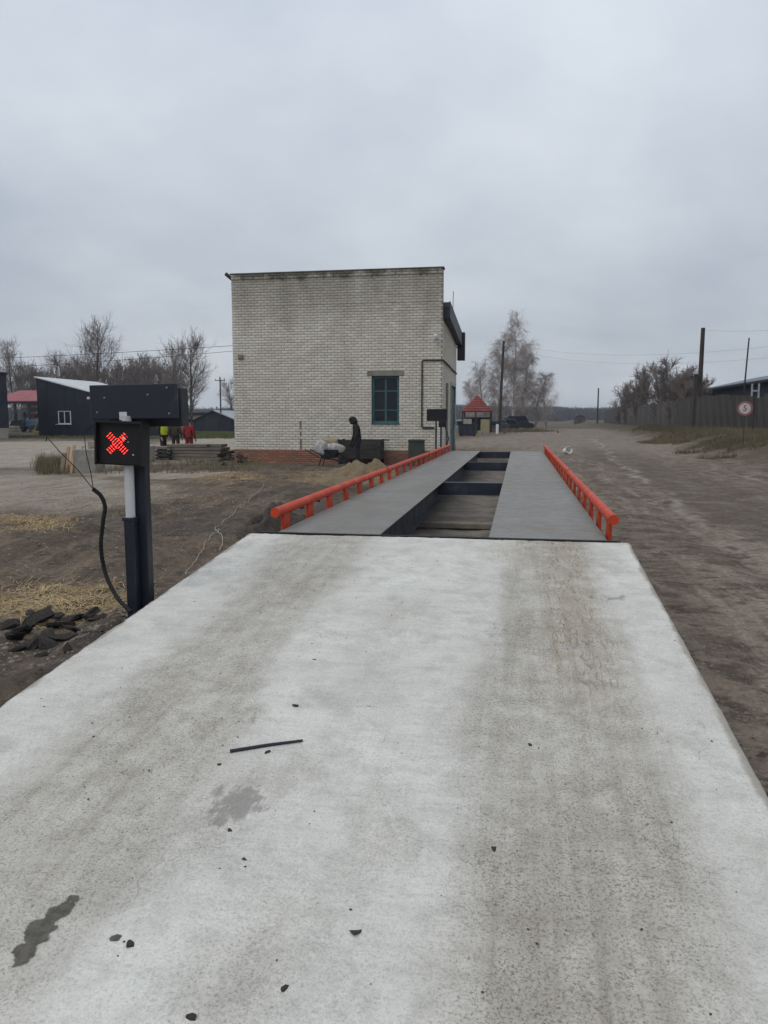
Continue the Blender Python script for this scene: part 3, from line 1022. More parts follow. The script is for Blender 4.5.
MB().tube([(BX1 + 0.07, BY0 + 1.5, 0.05), (BX1 + 0.07, BY0 + 1.5, 3.1)], 0.045, 10).build('downpipe', CONC, bld, True)
p = YP(436, 339, BY0)
lamp = MB().lathe([(0.02, 0.16), (0.07, 0.15), (0.09, 0.05), (0.085, 0.0)], 14, Matrix.Rotation(rad(25), 4, 'X')).build('wall_lamp', simple('lamp_white', L(205, 205, 205), None, 5, 0.4), bld, True, loc=(p.x, BY0 - 0.12, p.z))
MB().tube([(0, 0.11, 0.1), (0, 0.02, 0.12)], 0.02, 8).build('lamp_arm', DARK, lamp)
p = YP(241, 357, BY0)
MB().span((p.x - 0.1, BY0 - 0.09, p.z - 0.08), (p.x + 0.1, BY0 - 0.012, p.z + 0.08)).build('junction_box', CONC, bld, bevel=0.01)
MB().tube([(BX0 + 0.05, BY0 + 0.2, BH - 0.2), (BX0 - 0.28, BY0 + 0.15, BH + 0.08)], 0.07, 10).build('rainwater_spout', DARK, bld, True)
p = YP(301, 420, BY0)
m = MB()
for z0, z1 in ((0.52, 0.95), (1.05, 1.2), (1.3, 1.62)):
    m.span((p.x - 0.05, BY0 - 0.02, z0), (p.x + 0.02, BY0 - 0.013, z1))
m.build('rust_streak', simple('streak_stain', L(120, 108, 94), L(92, 82, 72), 9, 0.9), bld)

# ------------------------------------------------------------------ display stand by the building, seen from behind
def display_stand():
    y = 27.4
    a, b = YP(427, 409, y), YP(447, 421, y)
    root = thing('display_stand', 'small black display and lamp on two thin posts before the brick building', 'display', ((a.x + b.x) / 2, y, 0))
    cx = (a.x + b.x) / 2
    m = MB().span((a.x - cx, -0.06, b.z), (b.x - cx, 0.06, a.z)).build('display_box', BLACK, root, bevel=0.01)
    MB().span((a.x - cx + 0.05, 0.061, b.z + 0.05), (b.x - cx - 0.05, 0.07, a.z - 0.05)).build('display_face', BLACK, m)
    s = MB().span((0.08, -0.2, b.z - 0.22), (0.34, -0.08, b.z + 0.04)).build('signal_box', BLACK, root, bevel=0.01)
    for px in (436, 441):
        q = YP(px, 430, y)
        g = gzs(q.x, y)
        MB().tube([(q.x - cx, 0, g - 0.3), (q.x - cx, 0, b.z + 0.04)], 0.03, 8).build('post', DARK, root, True)
    MB().tube([(0.3, -0.1, b.z - 0.2), (0.42, 0.1, 1.0), (0.28, 0.5, 0.7), (0.2, 0.9, 0.3), (0.2, 1.0, 0.0)], 0.018, 6).build('cable', PIPE, root, True)


display_stand()

# ------------------------------------------------------------------ traffic signal beside the ramp
def signal():
    bx, by = -1.935, 5.02
    g = gzs(bx, by)
    root = thing('traffic_signal', 'black signal box showing a red cross on a dark blue post beside the ramp', 'traffic light', (bx, by, g))
    PAINT = simple('navy_post_paint', L(29, 34, 45), L(22, 26, 34), 7, 0.45, 0.08, 0.003, dirt=L(70, 68, 66), dscale=5, dr=(0.62, 0.85))
    WHITE = simple('white_post_paint', L(196, 198, 200), L(172, 172, 172), 5, 0.5, 0.1, 0.002, dirt=L(130, 122, 112), dscale=4, dr=(0.6, 0.8))
    top = 1.72 - g
    # square post at the back, round sleeve and white tube in front of it
    MB().span((-0.02, 0.0, -0.4), (0.065, 0.08, top + 0.2)).build('back_post', PAINT, root, bevel=0.006)
    zs = YP(135, 517, by).z - g
    MB().span((-0.072, -0.075, -0.4), (0.005, -0.004, zs)).build('sleeve', PAINT, root, bevel=0.008)
    MB().tube([(-0.034, -0.04, zs - 0.1), (-0.034, -0.04, top)], 0.033, 18).build('white_tube', WHITE, root, True)
    MB().span((-0.08, -0.08, zs - 0.02), (0.01, -0.0045, zs + 0.004)).build('collar', PAINT, root, bevel=0.003)
    # signal box, a little turned and leaning
    a, b = YP(99, 465, by - 0.12), YP(142, 421.5, by - 0.12)
    w, h = (b.x - a.x) / math.cos(rad(3)), b.z - a.z
    R = (rad(0), rad(2.2), rad(3))
    c = ((a.x + b.x) / 2 - bx, -0.12, (a.z + b.z) / 2 - g)
    BLK = simple('signal_black', L(15, 15, 17), L(10, 10, 12), 6, 0.5, 0.05, 0.002)
    box = MB().span((-w / 2, 0.0, -h / 2), (w / 2, 0.11, h / 2)).build('signal_box', BLK, root, bevel=0.008, loc=c, rot=R)
    fr = MB()
    fr.span((-w / 2 - 0.004, -0.035, h / 2 - 0.012), (w / 2 + 0.004, 0.0, h / 2 + 0.004))
    fr.span((-w / 2 - 0.004, -0.035, -h / 2), (-w / 2 + 0.008, 0.0, h / 2 - 0.012)); fr.span((w / 2 - 0.008, -0.035, -h / 2), (w / 2 + 0.004, 0.0, h / 2 - 0.012))
    fr.build('visor', BLK, box)
    led = NT('red_led')
    led.b.inputs['Emission Color'].default_value = (1.0, 0.05, 0.035, 1)
    led.b.inputs['Emission Strength'].default_value = 2.4
    LED = led.done((0.5, 0.02, 0.02), 0.4)
    dim = NT('red_led_dim')
    dim.b.inputs['Emission Color'].default_value = (1.0, 0.03, 0.03, 1)
    dim.b.inputs['Emission Strength'].default_value = 0.5
    DIM = dim.done((0.3, 0.015, 0.015), 0.4)
    rr = random.Random(5)
    # two crossed bars of LED rows
    L0 = 0.06
    proto = [MB().box((0, 0, 0), (0.0042, 0.006, 0.017)).build('led_strip', LED, box), MB().box((0, 0, 0), (0.0042, 0.006, 0.017)).build('led_strip', DIM, box)]
    used = [False, False]
    cx0, cz0 = -0.02, 0.0
    for sgn, n in ((1, 10), (-1, 10)):
        for k in range(n):
            t = (k - (n - 1) / 2) / ((n - 1) / 2)
            if sgn < 0 and abs(t) < 0.3:
                continue
            x, z = cx0 + t * L0, cz0 - sgn * t * L0 * 0.95
            for q in (-1, 1):
                i = 1 if (abs(t) > 0.85 and rr.random() < 0.3) else 0
                px_, pz_ = x + q * 0.0125 * sgn * 0.72, z + q * 0.0125 * 0.72
                o = proto[i] if not used[i] else share(proto[i], box)
                used[i] = True
                o.location = (px_, -0.004, pz_)
                o.rotation_euler = (0, rad(45 * sgn), 0)
    for (x, z, r, mt) in ((0.026, 0.034, 0.0115, WHITE), (0.058, 0.012, 0.005, WHITE), (-0.004, 0.085, 0.005, DARK), (0.094, -0.075, 0.006, WHITE), (0.004, -0.078, 0.004, DARK)):
        MB().lathe([(r, 0.0), (r, 0.004), (r * 0.6, 0.008)], 12, Matrix.Rotation(rad(90), 4, 'X')).build('screw_head', mt, box, True, loc=(x, -0.001, z))
    # corrugated hose looping out of the ground, with the cables it carries
    pts = [YP(131, 612, by - 0.2), YP(117, 597, by - 0.1), YP(106, 575, by), YP(101, 548, by), YP(103, 522, by), YP(105, 507, by), YP(101, 496, by), YP(93, 489, by)]
    P2 = []
    for i in range(len(pts) - 1):
        p0, p1, p2, p3 = pts[max(i - 1, 0)], pts[i], pts[i + 1], pts[min(i + 2, len(pts) - 1)]
        for k in range(14):
            t = k / 14
            P2.append(0.5 * ((2 * p1) + (p2 - p0) * t + (2 * p0 - 5 * p1 + 4 * p2 - p3) * t * t + (3 * p1 - p0 - 3 * p2 + p3) * t ** 3))
    off = Vector((bx, by, g))
    P2 = [p - off for p in P2]
    rs = [0.0165 if i % 2 else 0.0125 for i in range(len(P2))]
    hose = MB().tube(P2, rs, 12).build('corrugated_hose', BLACK, root, True)
    e = P2[-1]
    cabs = [[e, YP(78, 470, by) - off, YP(60, 452, by) - off, YP(47, 437, by + 0.1) - off, YP(46, 441, by + .15) - off],
            [e, YP(91, 474, by) - off, YP(86, 452, by + 0.05) - off, YP(84, 432, by + 0.15) - off, YP(95, 424, by + .2) - off]]
    for cpts in cabs:
        MB().tube(cpts, 0.0035, 6).build('cable', BLACK, hose, True)
    # the display behind: a flat cover plate with the deeper box at its back
    ad, bd = YP(92, 419, by - 0.03), YP(177, 384, by - 0.03)
    W2, H2 = bd.x - ad.x, bd.z - ad.z
    disp = thing('display_board', 'wide dark blue display cabinet seen from behind above the red cross signal', 'display', (bx, by, g))
    cc = ((ad.x + bd.x) / 2 - bx, -0.03, (ad.z + bd.z) / 2 - g)
    plate = MB().span((-W2 / 2, -0.012, -H2 / 2), (W2 / 2, 0.012, H2 / 2)).build('cover_plate', PAINT, disp, bevel=0.004, loc=cc, rot=(0, rad(-0.8), rad(1)))
    body = MB().span((-W2 / 2 + 0.06, 0.115, -H2 / 2 - 0.055), (W2 / 2 - 0.025, 0.24, H2 / 2 - 0.02)).build('cabinet', DARK, disp, bevel=0.008, loc=cc, rot=(0, rad(-0.8), rad(1)))
    for (x, z) in ((-0.21, 0.03), (0.11, 0.045), (-0.27, -0.07), (0.26, -0.085), (0.25, 0.09)):
        MB().lathe([(0.007, 0), (0.007, 0.004), (0.003, 0.007)], 8, Matrix.Rotation(rad(90), 4, 'X')).build('bolt', CONC, plate, loc=(x, -0.012, z))
    pl = MB().span((-0.028, -0.05, -0.028), (0.028, -0.044, 0.028)).build('paper_tag', WHITE, root, loc=(YP(123, 416, by - 0.05).x - bx, 0, YP(123, 416, by - 0.05).z - g))
    MB().span((0.0, -0.017, top + 0.03), (0.05, -0.001, top + 0.12)).build('bracket', PAINT, disp)


signal()

# ------------------------------------------------------------------ bare trees
def segs_mesh(name, S, mat, parent, n=4):
    """S: array (N,8) of p0, p1, r0, r1 -> one mesh of thin tapered sticks"""
    S = np.asarray(S, dtype=float)
    p0, p1, r0, r1 = S[:, :3], S[:, 3:6], S[:, 6:7], S[:, 7:8]
    t = p1 - p0
    t /= np.maximum(np.linalg.norm(t, axis=1, keepdims=True), 1e-6)
    ref = np.where(np.abs(t[:, 2:3]) < 0.9, np.array([[0, 0, 1.0]]), np.array([[1.0, 0, 0]]))
    u = np.cross(t, ref)
    u /= np.linalg.norm(u, axis=1, keepdims=True)
    w = np.cross(t, u)
    V = []
    for p, r in ((p0, r0), (p1, r1)):
        for k in range(n):
            a = 2 * math.pi * k / n
            V.append(p + (u * math.cos(a) + w * math.sin(a)) * r)
    V = np.stack(V, 1)
    N = len(S)
    base = (np.arange(N) * 2 * n)[:, None]
    fs = [base + np.array([[k, (k + 1) % n, n + (k + 1) % n, n + k]]) for k in range(n)]
    return fast_mesh(name, V.reshape(-1, 3), np.concatenate(fs, 0), 4, mat, parent, True)


def grow(H, seed, spread=0.35, r0=0.18, droop=0.0, nb=26, first=0.18, sub=(7, 6), twig=0.012, lean=(0, 0), up=0.5, stems=1):
    R = np.random.RandomState(seed)
    trunk, br = [], []

    def limb(p, d, length, ra, rb, steps, wander, pull, out):
        pts = [p.copy()]
        for i in range(steps):
            d = d + R.normal(0, wander, 3) + np.array([0, 0, pull / steps])
            d = d / np.linalg.norm(d)
            q = p + d * length / steps
            a, b = ra + (rb - ra) * i / steps, ra + (rb - ra) * (i + 1) / steps
            out.append(np.concatenate([p, q, [a, b]]))
            p = q
            pts.append(p.copy())
        return pts

    for st in range(stems):
        a0 = R.uniform(0, 6.28)
        d0 = np.array([lean[0] + (0.22 * math.cos(a0) if stems > 1 else 0), lean[1] + (0.22 * math.sin(a0) if stems > 1 else 0), 1.0])
        hh = H * (1.0 if st == 0 else R.uniform(0.6, 0.95))
        tp = limb(np.array([0, 0, -0.3]), d0 / np.linalg.norm(d0), hh + 0.3, r0 / math.sqrt(stems), 0.02, 14, 0.055, 0.25, trunk)
        for b in range(nb // stems):
            f = first + (0.97 - first) * (b + R.uniform(0, 1)) / (nb // stems)
            i = min(int(f * 14), 13)
            t = f * 14 - i
            p = tp[i] * (1 - t) + tp[i + 1] * t
            az = R.uniform(0, 2 * math.pi)
            shape = math.sin(math.pi * min(1, (0.22 + 0.78 * (f - first) / (1 - first)))) ** 0.7
            ln = hh * spread * (0.35 + 0.75 * shape) * R.uniform(0.7, 1.2)
            el = up + R.uniform(-0.2, 0.35)
            d = np.array([math.cos(az) * math.cos(el), math.sin(az) * math.cos(el), math.sin(el)])
            rb = max(twig * 1.6, r0 * 0.32 * (1 - f) + 0.012)
            bp = limb(p, d, ln, rb, twig * 1.2, 6, 0.13, 0.35 - droop * 0.9, br)
            for s_ in range(sub[0]):
                k = R.randint(1, 6)
                q = bp[k]
                az2 = az + R.normal(0, 0.9)
                e2 = el + R.normal(0.1, 0.45) - droop * 0.4
                d2 = np.array([math.cos(az2) * math.cos(e2), math.sin(az2) * math.cos(e2), math.sin(e2)])
                sp = limb(q, d2, ln * R.uniform(0.3, 0.6), twig * 1.5, twig * 0.9, 4, 0.16, 0.3 - droop * 1.6, br)
                for w_ in range(sub[1]):
                    q2 = sp[R.randint(1, 5)]
                    d3 = d2 + R.normal(0, 0.6, 3) + np.array([0, 0, 0.2 - droop * 1.4])
                    d3 /= np.linalg.norm(d3)
                    limb(q2, d3, ln * R.uniform(0.16, 0.36) * (1 + droop * 0.6), twig, twig * 0.6, 3, 0.14, 0.2 - droop * 2.2, br)
    return trunk, br


BARK = simple('dark_bark', L(78, 70, 64), L(56, 50, 45), 3, 0.95, 0.5, 0.02)
TWIG = simple('bare_twigs', L(124, 113, 107), L(104, 94, 89), 0.5, 0.95, 0.1)
BTWIG = simple('birch_twigs', L(176, 164, 157), L(148, 136, 130), 0.5, 0.95, 0.1)
BBARK = simple('birch_bark', L(190, 186, 178), L(120, 114, 108), 2.0, 0.9, 0.3, 0.01, dirt=L(48, 44, 42), dscale=3.0, dr=(0.5, 0.62), stretch=(1, 1, 3))


def tree(name, label, px, y, top_py, seed, group=None, birch=False, base_z=None, cat='tree', **k):
    x = XY(px, y)
    z = gzs(x, y) if base_z is None else base_z
    H = YP(px, top_py, y).z - z
    root = thing(name, label, cat, (x, y, z), 0, group)
    tr, br = grow(H, seed, **k)
    segs_mesh('trunk', tr, BBARK if birch else BARK, root, 6)
    segs_mesh('crown', br, BTWIG if birch else TWIG, root, 3)
    return root


GL_ = 'bare trees behind the dark sheds'
tree('bare_tree', 'bare tree behind the red roofed shed at the left edge', 17, 120, 346, 101, GL_, spread=0.27, r0=0.28, nb=30, sub=(8, 7), twig=0.0125, up=0.8)
tree('bare_tree', 'small bare tree between red shed and dark hangar roof', 31, 128, 362, 102, GL_, spread=0.3, r0=0.2, nb=26, sub=(8, 7), twig=0.0125, up=0.7)
tree('bare_tree', 'short bare tree rising above the white hangar roof edge', 62, 120, 357, 103, GL_, spread=0.3, r0=0.25, nb=30, sub=(8, 7), twig=0.0125, up=0.7)
tree('bare_tree', 'tall wide bare tree above the white hangar roof', 97, 118, 331, 104, GL_, spread=0.30, r0=0.34, nb=40, sub=(10, 8), twig=0.0125, up=0.8)
tree('bare_tree', 'bare tree just right of the dark display board', 173, 112, 349, 105, GL_, spread=0.28, r0=0.26, nb=30, sub=(9, 7), twig=0.0125, up=0.8)
tree('bare_tree', 'tall bare tree nearest the thin pole, above the gabled shed', 191, 108, 347, 106, GL_, spread=0.30, r0=0.3, nb=36, sub=(9, 8), twig=0.0125, up=0.75)
tree('bare_tree', 'small bare tree against the left edge of the brick building', 231, 130, 384, 107, GL_, spread=0.34, r0=0.2, nb=24, sub=(8, 7), twig=0.0125, up=0.6)
# the thicket between them reads as one brown mass
R = np.random.RandomState(7)
S = []
for i in range(80):
    px = R.uniform(-8, 182)
    y = R.uniform(122, 138)
    x = XY(px, y)
    top = 366 + 9 * (fbm(np.array([px * 0.04]), np.array([0.3]), 5, 3)[0] - 0.5) * 2 + R.uniform(-4, 8) + (7 if px < 60 else 0)
    H = YP(px, top, y).z
    tr, br = grow(max(3.0, H), 300 + i, spread=0.3, r0=0.14, nb=16, sub=(5, 4), twig=0.026, first=0.05, up=0.75)
    q = np.array(tr + br)
    q[:, 0] += x; q[:, 1] += y; q[:, 3] += x; q[:, 4] += y
    S.append(q)
tag(segs_mesh('thicket', np.concatenate(S), TWIG, None, 3), 'dense brown leafless thicket behind the dark sheds', 'thicket', kind='stuff')

GB = 'birches behind the red roofed shelter'
for lab, px, y, top, seed, k in (
        ('tallest birch with drooping twigs behind the utility pole', 512, 132, 317, 201, dict(spread=0.19, nb=52, sub=(10, 9))),
        ('birch with drooping twigs just left of the utility pole', 496, 134, 338, 202, dict(spread=0.20, nb=48, sub=(11, 9))),
        ('birch on the right shoulder of the tall birch', 522, 136, 350, 203, dict(spread=0.19, nb=48, sub=(11, 9))),
        ('lower birch at the right end of the birch group', 535, 140, 372, 204, dict(spread=0.24, nb=36, sub=(10, 8))),
        ('low bare birch nearest the open field', 546, 146, 388, 205, dict(spread=0.4, nb=26, sub=(9, 7))),
        ('small birch above the shelter roof beside the brick building', 473, 128, 380, 206, dict(spread=0.26, nb=26, sub=(9, 8))),
        ('slim birch between shelter roof and utility pole', 485, 138, 366, 207, dict(spread=0.26, nb=32, sub=(10, 8)))):
    tree('birch_tree', lab, px, y, top, seed, GB, birch=True, r0=0.26, droop=0.6, twig=0.0105, first=0.12, up=0.85, **k)

GS = 'leafless bushes behind the fence'
for lab, px, y, top, seed, kk in (
        ('leafless bush at the left end above the grey fence', 622, 132, 392, 401, dict(stems=4)),
        ('low spreading leafless bush at the far left over the panel fence', 630, 120, 385, 405, dict(stems=4)),
        ('dark leafless bush hard against the thick wooden pole', 691, 70, 382, 406, dict(stems=3)),
        ('tall leafless bush in the middle above the fence', 640, 104, 367, 402, dict(stems=5)),
        ('leafless bush just left of the utility pole', 682, 74, 373, 403, dict(stems=4)),
        ('dense leafless bush between tall bush and utility pole', 663, 86, 364, 404, dict(stems=5))):
    tree('leafless_bush', lab, px, y, top, seed, GS, cat='bush', spread=0.36, r0=0.16, nb=66, sub=(10, 8), twig=0.016, first=0.03, up=0.75, **kk)

# far wood along the horizon: thousands of small twiggy clumps read as one line
def far_wood(name, label, px0, px1, y, hmin, hmax, n, seed, col):
    R = np.random.RandomState(seed)
    px = R.uniform(px0, px1, n)
    xx = np.array([XY(p, y) for p in np.linspace(px0, px1, 200)])
    x = np.interp(px, np.linspace(px0, px1, 200), xx)
    yy = y + R.uniform(-25, 25, n)
    H = hmin + (hmax - hmin) * fbm(x * 0.02, x * 0 + 3.3, seed, 5)
    f = R.uniform(0, 1, n) ** 0.7
    z = H * f
    sz = np.stack([R.uniform(0.12, 0.4, n), R.uniform(0.12, 0.4, n), R.uniform(0.5, 1.6, n)], 1) * (1.2 - 0.6 * f)[:, None]
    c = np.stack([x + R.normal(0, 1, n), yy, z], 1)
    V = c[:, None, :] + R.normal(0, 1, (n, 3, 3)) * sz[:, None, :]
    V[:, :, 2] = np.maximum(V[:, :, 2], 0)
    o = fast_mesh(name, V.reshape(-1, 3), np.arange(n * 3).reshape(-1, 3), 3, col)
    return tag(o, label, 'wood', kind='stuff')


WOODC = simple('far_wood_tone', L(84, 84, 84), L(64, 66, 68), 0.05, 0.95)
far_wood('far_wood', 'distant dark tree line on the horizon beyond the road', 440, 800, 520, 5, 13, 110000, 11, WOODC)
far_wood('far_wood', 'distant low tree line on the horizon behind the left sheds', -120, 300, 420, 4, 12, 90000, 12, WOODC)

# ------------------------------------------------------------------ poles and wires
WOODP = simple('weathered_pole_wood', L(66, 58, 52), L(48, 42, 38), 4, 0.95, 0.5, 0.01, stretch=(3, 3, 0.4))


def pole(label, px, y, top, r, name='utility_pole', arms=True, lean=0.0, z=None, stub=False, mat=None):
    x = XY(px, y)
    z = gzs(x, y) if z is None else z
    H = YP(px, top, y).z - z
    root = thing(name, label, 'pole', (x, y, z))
    MB().tube([(0, 0, -0.5), (lean * 0.5, 0, H / 2), (lean, 0, H)], [r * 1.15, r, r * 0.85], 12).build('pole_shaft', mat or WOODP, root, True)
    if arms:
        MB().span((lean - 0.75, -0.05, H - 0.5), (lean + 0.75, 0.05, H - 0.4)).build('cross_arm', WOODP, root)
        for s_ in (-0.65, 0.65):
            MB().lathe([(0.02, 0), (0.05, 0.06), (0.03, 0.1), (0.05, 0.15), (0.02, 0.2)], 8).build('insulator', CONC, root, loc=(lean + s_, 0, H - 0.4))
    if stub:
        MB().tube([(-0.3, -0.05, -0.5), (-0.27, -0.05, H * 0.55)], r * 1.05, 12).build('support_stub', WOODP, root, True)
        for zz in (0.5, 0.53, 0.3):
            MB().tube([(-0.55 + 0.12, -0.25, H * zz), (0.22, -0.25, H * zz)], 0.02, 6).build('binding_wire', DARK, root)
    return root, Vector((x + lean, y, z + H))


pm, pm_top = pole('dark slim utility pole in front of the birches', 499.5, 100, 341, 0.17, arms=False, lean=0.35)
pr, pr_top = pole('thick dark wooden pole with a support stub behind the fence', 698, 62, 328, 0.175, arms=False, lean=0.05, stub=True)
pf, pf_top = pole('far thin pole standing at the end of the grey fence', 597.5, 170, 388, 0.16, arms=False)
pl, pl_top = pole('thin pole between the gabled shed and the brick building', 221, 100, 377, 0.1, arms=True)
pk, pk_top = pole('slanting thin metal mast rising from the grey shed roof', 741, 61.5, 338, 0.06, name='metal_mast', arms=False, lean=0.25, mat=DARK)
WIRE = simple('dark_wire', L(52, 54, 58), None, 3, 0.8)


def wire(label, a, b, sag, r, group):
    a, b = Vector(a), Vector(b)
    pts = []
    for i in range(25):
        t = i / 24
        p = a.lerp(b, t)
        p.z -= sag * 4 * t * (1 - t)
        pts.append(p)
    c = a.copy()
    o = MB().tube([p - c for p in pts], r, 5).build('power_line', WIRE, None, True, loc=c)
    return tag(o, label, 'wire', group)


wire('upper power line crossing the sky left of the brick building', YP(-120, 362, 88), YP(330, 339, 70), 0.3, 0.022, 'power lines on the left')
wire('lower power line crossing the sky left of the brick building', YP(-120, 371, 88), YP(330, 342, 70), 0.5, 0.02, 'power lines on the left')
wire('wire running right from the top of the thick wooden pole', pr_top - Vector((0, 0, 0.15)), YP(900, 311, 40), 0.4, 0.005, 'thin wires on the right')
wire('wire from the slim pole to the thick wooden pole, upper', pm_top - Vector((0, 0, 0.3)), YP(900, 329, 52), 1.5, 0.006, 'thin wires on the right')
wire('wire below it from the slim pole across the right sky', pm_top - Vector((0, 0, 0.9)), YP(900, 342, 52), 1.6, 0.006, 'thin wires on the right')

# ------------------------------------------------------------------ sheds on the left
NAVYW = simple('navy_sheet_wall', L(24, 31, 44), L(18, 24, 35), 1.5, 0.6, 0.05, 0.003)
WROOF = simple('pale_sheet_roof', L(196, 198, 198), L(176, 178, 178), 1.0, 0.5)
WFRAME = simple('white_window_frame', L(206, 208, 210), None, 5, 0.5)
CBASE = simple('pale_concrete_base', L(150, 144, 134), L(124, 118, 109), 1.2, 0.9)
hy = 70.0
a, b = YP(36, 378, hy), YP(92, 393, hy)
hs = (b.z - a.z) / (b.x - a.x)
hx0, hx1 = a.x, XY(130, hy)
hz0, hz1 = a.z, a.z + hs * (hx1 - a.x)
hang = thing('hangar', 'dark blue metal hangar with white sloping roof and small white window', 'hangar', (hx0, hy, 0))
m = MB().prism([(0, -0.2), (hx1 - hx0, -0.2), (hx1 - hx0, hz1), (0, hz0)], 0, 11.5, 1)
m.build('wall', NAVYW, hang)
for k in range(int((hx1 - hx0) / 1.0) + 1):
    x = 0.02 + k * 1.0
    if x < hx1 - hx0:
        MB().span((x, -0.03, 0.0), (x + 0.06, -0.001, hz0 + hs * (x + 0.06) - 0.02)).build('wall_rib', NAVYW, hang)
m = MB().prism([(-0.15, hz0 + 0.02 - hs * 0.15), (hx1 - hx0 + 0.3, hz1 + 0.02 + hs * 0.3), (hx1 - hx0 + 0.3, hz1 + 0.12 + hs * 0.3), (-0.15, hz0 + 0.12 - hs * 0.15)], -0.15, 11.7, 1)
m.build('roof', WROOF, hang)
wa, wb = YP(59, 424, hy), YP(71, 411, hy)
w = MB()
x0, x1, z0, z1 = wa.x - hx0, wb.x - hx0, wa.z, wb.z
w.span((x0, -0.08, z0), (x0 + 0.09, -0.035, z1)); w.span((x1 - 0.09, -0.08, z0), (x1, -0.035, z1)); w.span((x0 + 0.09, -0.08, z0), (x1 - 0.09, -0.035, z0 + 0.09))
w.span((x0 + 0.09, -0.08, z1 - 0.06), (x1 - 0.09, -0.035, z1)); w.span(((x0 + x1) / 2 - 0.045, -0.08, z0 + 0.09), ((x0 + x1) / 2 + 0.045, -0.035, z1 - 0.06))
w = w.build('window', WFRAME, hang)
for (xa, xb) in ((x0 + 0.09, (x0 + x1) / 2 - 0.045), ((x0 + x1) / 2 + 0.045, x1 - 0.09)):
    MB().span((xa, -0.06, z0 + 0.09), (xb, -0.05, z1 - 0.06)).build('pane', GLASS, w)
MB().span((x0 - 0.25, -0.2, z0 - 0.06), (x1 + 0.05, -0.035, z0)).build('sill', WFRAME, w)
g0 = YP(72, 406, hy)
dr = MB().span((g0.x - hx0, -0.10, 0.0), (hx1 - hx0 - 1.0, -0.035, g0.z)).build('gate', NAVYW, hang)
MB().span((g0.x - hx0 - 0.1, -0.16, g0.z), (hx1 - hx0 - 0.9, -0.035, g0.z + 0.09)).build('track', DARK, dr)
p = YP(90, 400, hy)
MB().lathe([(0.05, 0), (0.16, 0.1), (0.13, 0.3)], 10).build('wall_lamp', WFRAME, hang, loc=(p.x - hx0, -0.25, p.z))

e0 = YP(6, 374, 62)
edge = thing('shed', 'dark blue shed on a pale base cut by the left edge', 'shed', (e0.x, 62, 0), rad(39))
zb = YP(3, 428, 62).z
MB().prism([(-14, zb), (0, zb), (0, e0.z), (-14, e0.z + 1.3)], 0, 18, 1).build('wall', NAVYW, edge)
MB().prism([(-14.2, e0.z + 1.33), (0.15, e0.z + 0.01), (0.15, e0.z + 0.1), (-14.2, e0.z + 1.42)], -0.2, 18.2, 1).build('roof', DARK, edge)
MB().span((-14, -0.05, -0.2), (-0.1, 18.0, zb - 0.002)).build('base', CBASE, edge)

# open shed with a red roof, a tractor under it
ry = 92.0
ra, rb = XY(-12, ry), XY(58, ry)
RROOF = simple('red_sheet_roof', L(142, 66, 72), L(120, 56, 62), 0.8, 0.6, 0.05)
rs = thing('open_shed', 'open shed with red roof between the two dark blue sheds', 'shed', (ra, ry, 0))
zf, zk = YP(20, 401.5, ry).z, YP(20, 391, ry + 7).z
W_ = rb - ra
MB().prism([(-0.4, zf), (7, zk), (7, zk + 0.08), (-0.4, zf + 0.08)], 0, W_, 0).build('roof', RROOF, rs)
MB().span((0, -0.3, zf - 0.3), (W_, -0.15, zf - 0.02)).build('beam', DARK, rs)
for k in range(6):
    MB().span((W_ * k / 5 - 0.12, -0.1, -0.2), (W_ * k / 5 + 0.12, 0.14, zf - 0.02)).build('post', DARK, rs)
GREYB = simple('weathered_boards', L(112, 108, 102), L(78, 74, 69), 2, 0.95, 0.2, 0.01, stretch=(0.4, 1, 3))
for k in range(5):
    MB().span((0.2, 6.8, 0.2 + k * 0.85), (W_ - 0.2, 6.9, 0.7 + k * 0.85)).build('back_board', GREYB if k in (3, 4) else DARK, rs)


def wheel(parent, x, y, z, r, w, axis_rot, rim):
    Mx = Matrix.Rotation(rad(90), 4, 'X') if axis_rot == 'y' else Matrix.Rotation(rad(90), 4, 'Y')
    o = MB().lathe([(r * 0.55, -w / 2), (r * 0.92, -w / 2), (r, -w * 0.3), (r, w * 0.3), (r * 0.92, w / 2), (r * 0.55, w / 2)], 20, Mx).build('wheel', BLACK, parent, True, loc=(x, y, z))
    MB().lathe([(r * 0.2, -w * 0.42), (r * 0.54, -w * 0.36), (r * 0.54, w * 0.36), (r * 0.2, w * 0.42)], 16, Mx).build('rim', rim, o, True)
    return o


TBLUE = simple('faded_blue_paint', L(70, 96, 116), L(54, 76, 94), 4, 0.5)
YGREEN = simple('yellow_green_paint', L(150, 146, 70), L(120, 116, 60), 4, 0.6)
tx = XY(27, 86)
tr_ = thing('tractor', 'old blue tractor parked under the red roofed shed', 'tractor', (tx, 86, gzs(tx, 86)), rad(200))
MB().prism([(-2.0, 0.75), (0.2, 0.75), (0.2, 1.6), (-1.8, 1.5), (-2.0, 1.35)], -0.35, 0.35, 1).build('hood', TBLUE, tr_, bevel=0.05)
cab = MB()
for x in (0.25, 1.5):
    for y in (-0.6, 0.54):
        cab.span((x, y, 0.9), (x + 0.08, y + 0.06, 2.5))
cab.span((0.15, -0.7, 2.5), (1.7, 0.7, 2.62)); cab.span((0.25, -0.6, 0.85), (1.58, 0.6, 1.35))
cab = cab.build('cab', TBLUE, tr_)
MB().span((0.27, -0.53, 1.36), (0.29, 0.53, 2.49)).build('windscreen', GLASS, cab)
MB().span((1.2, -0.3, 1.36), (1.4, 0.3, 2.0)).build('seat', DARK, cab)
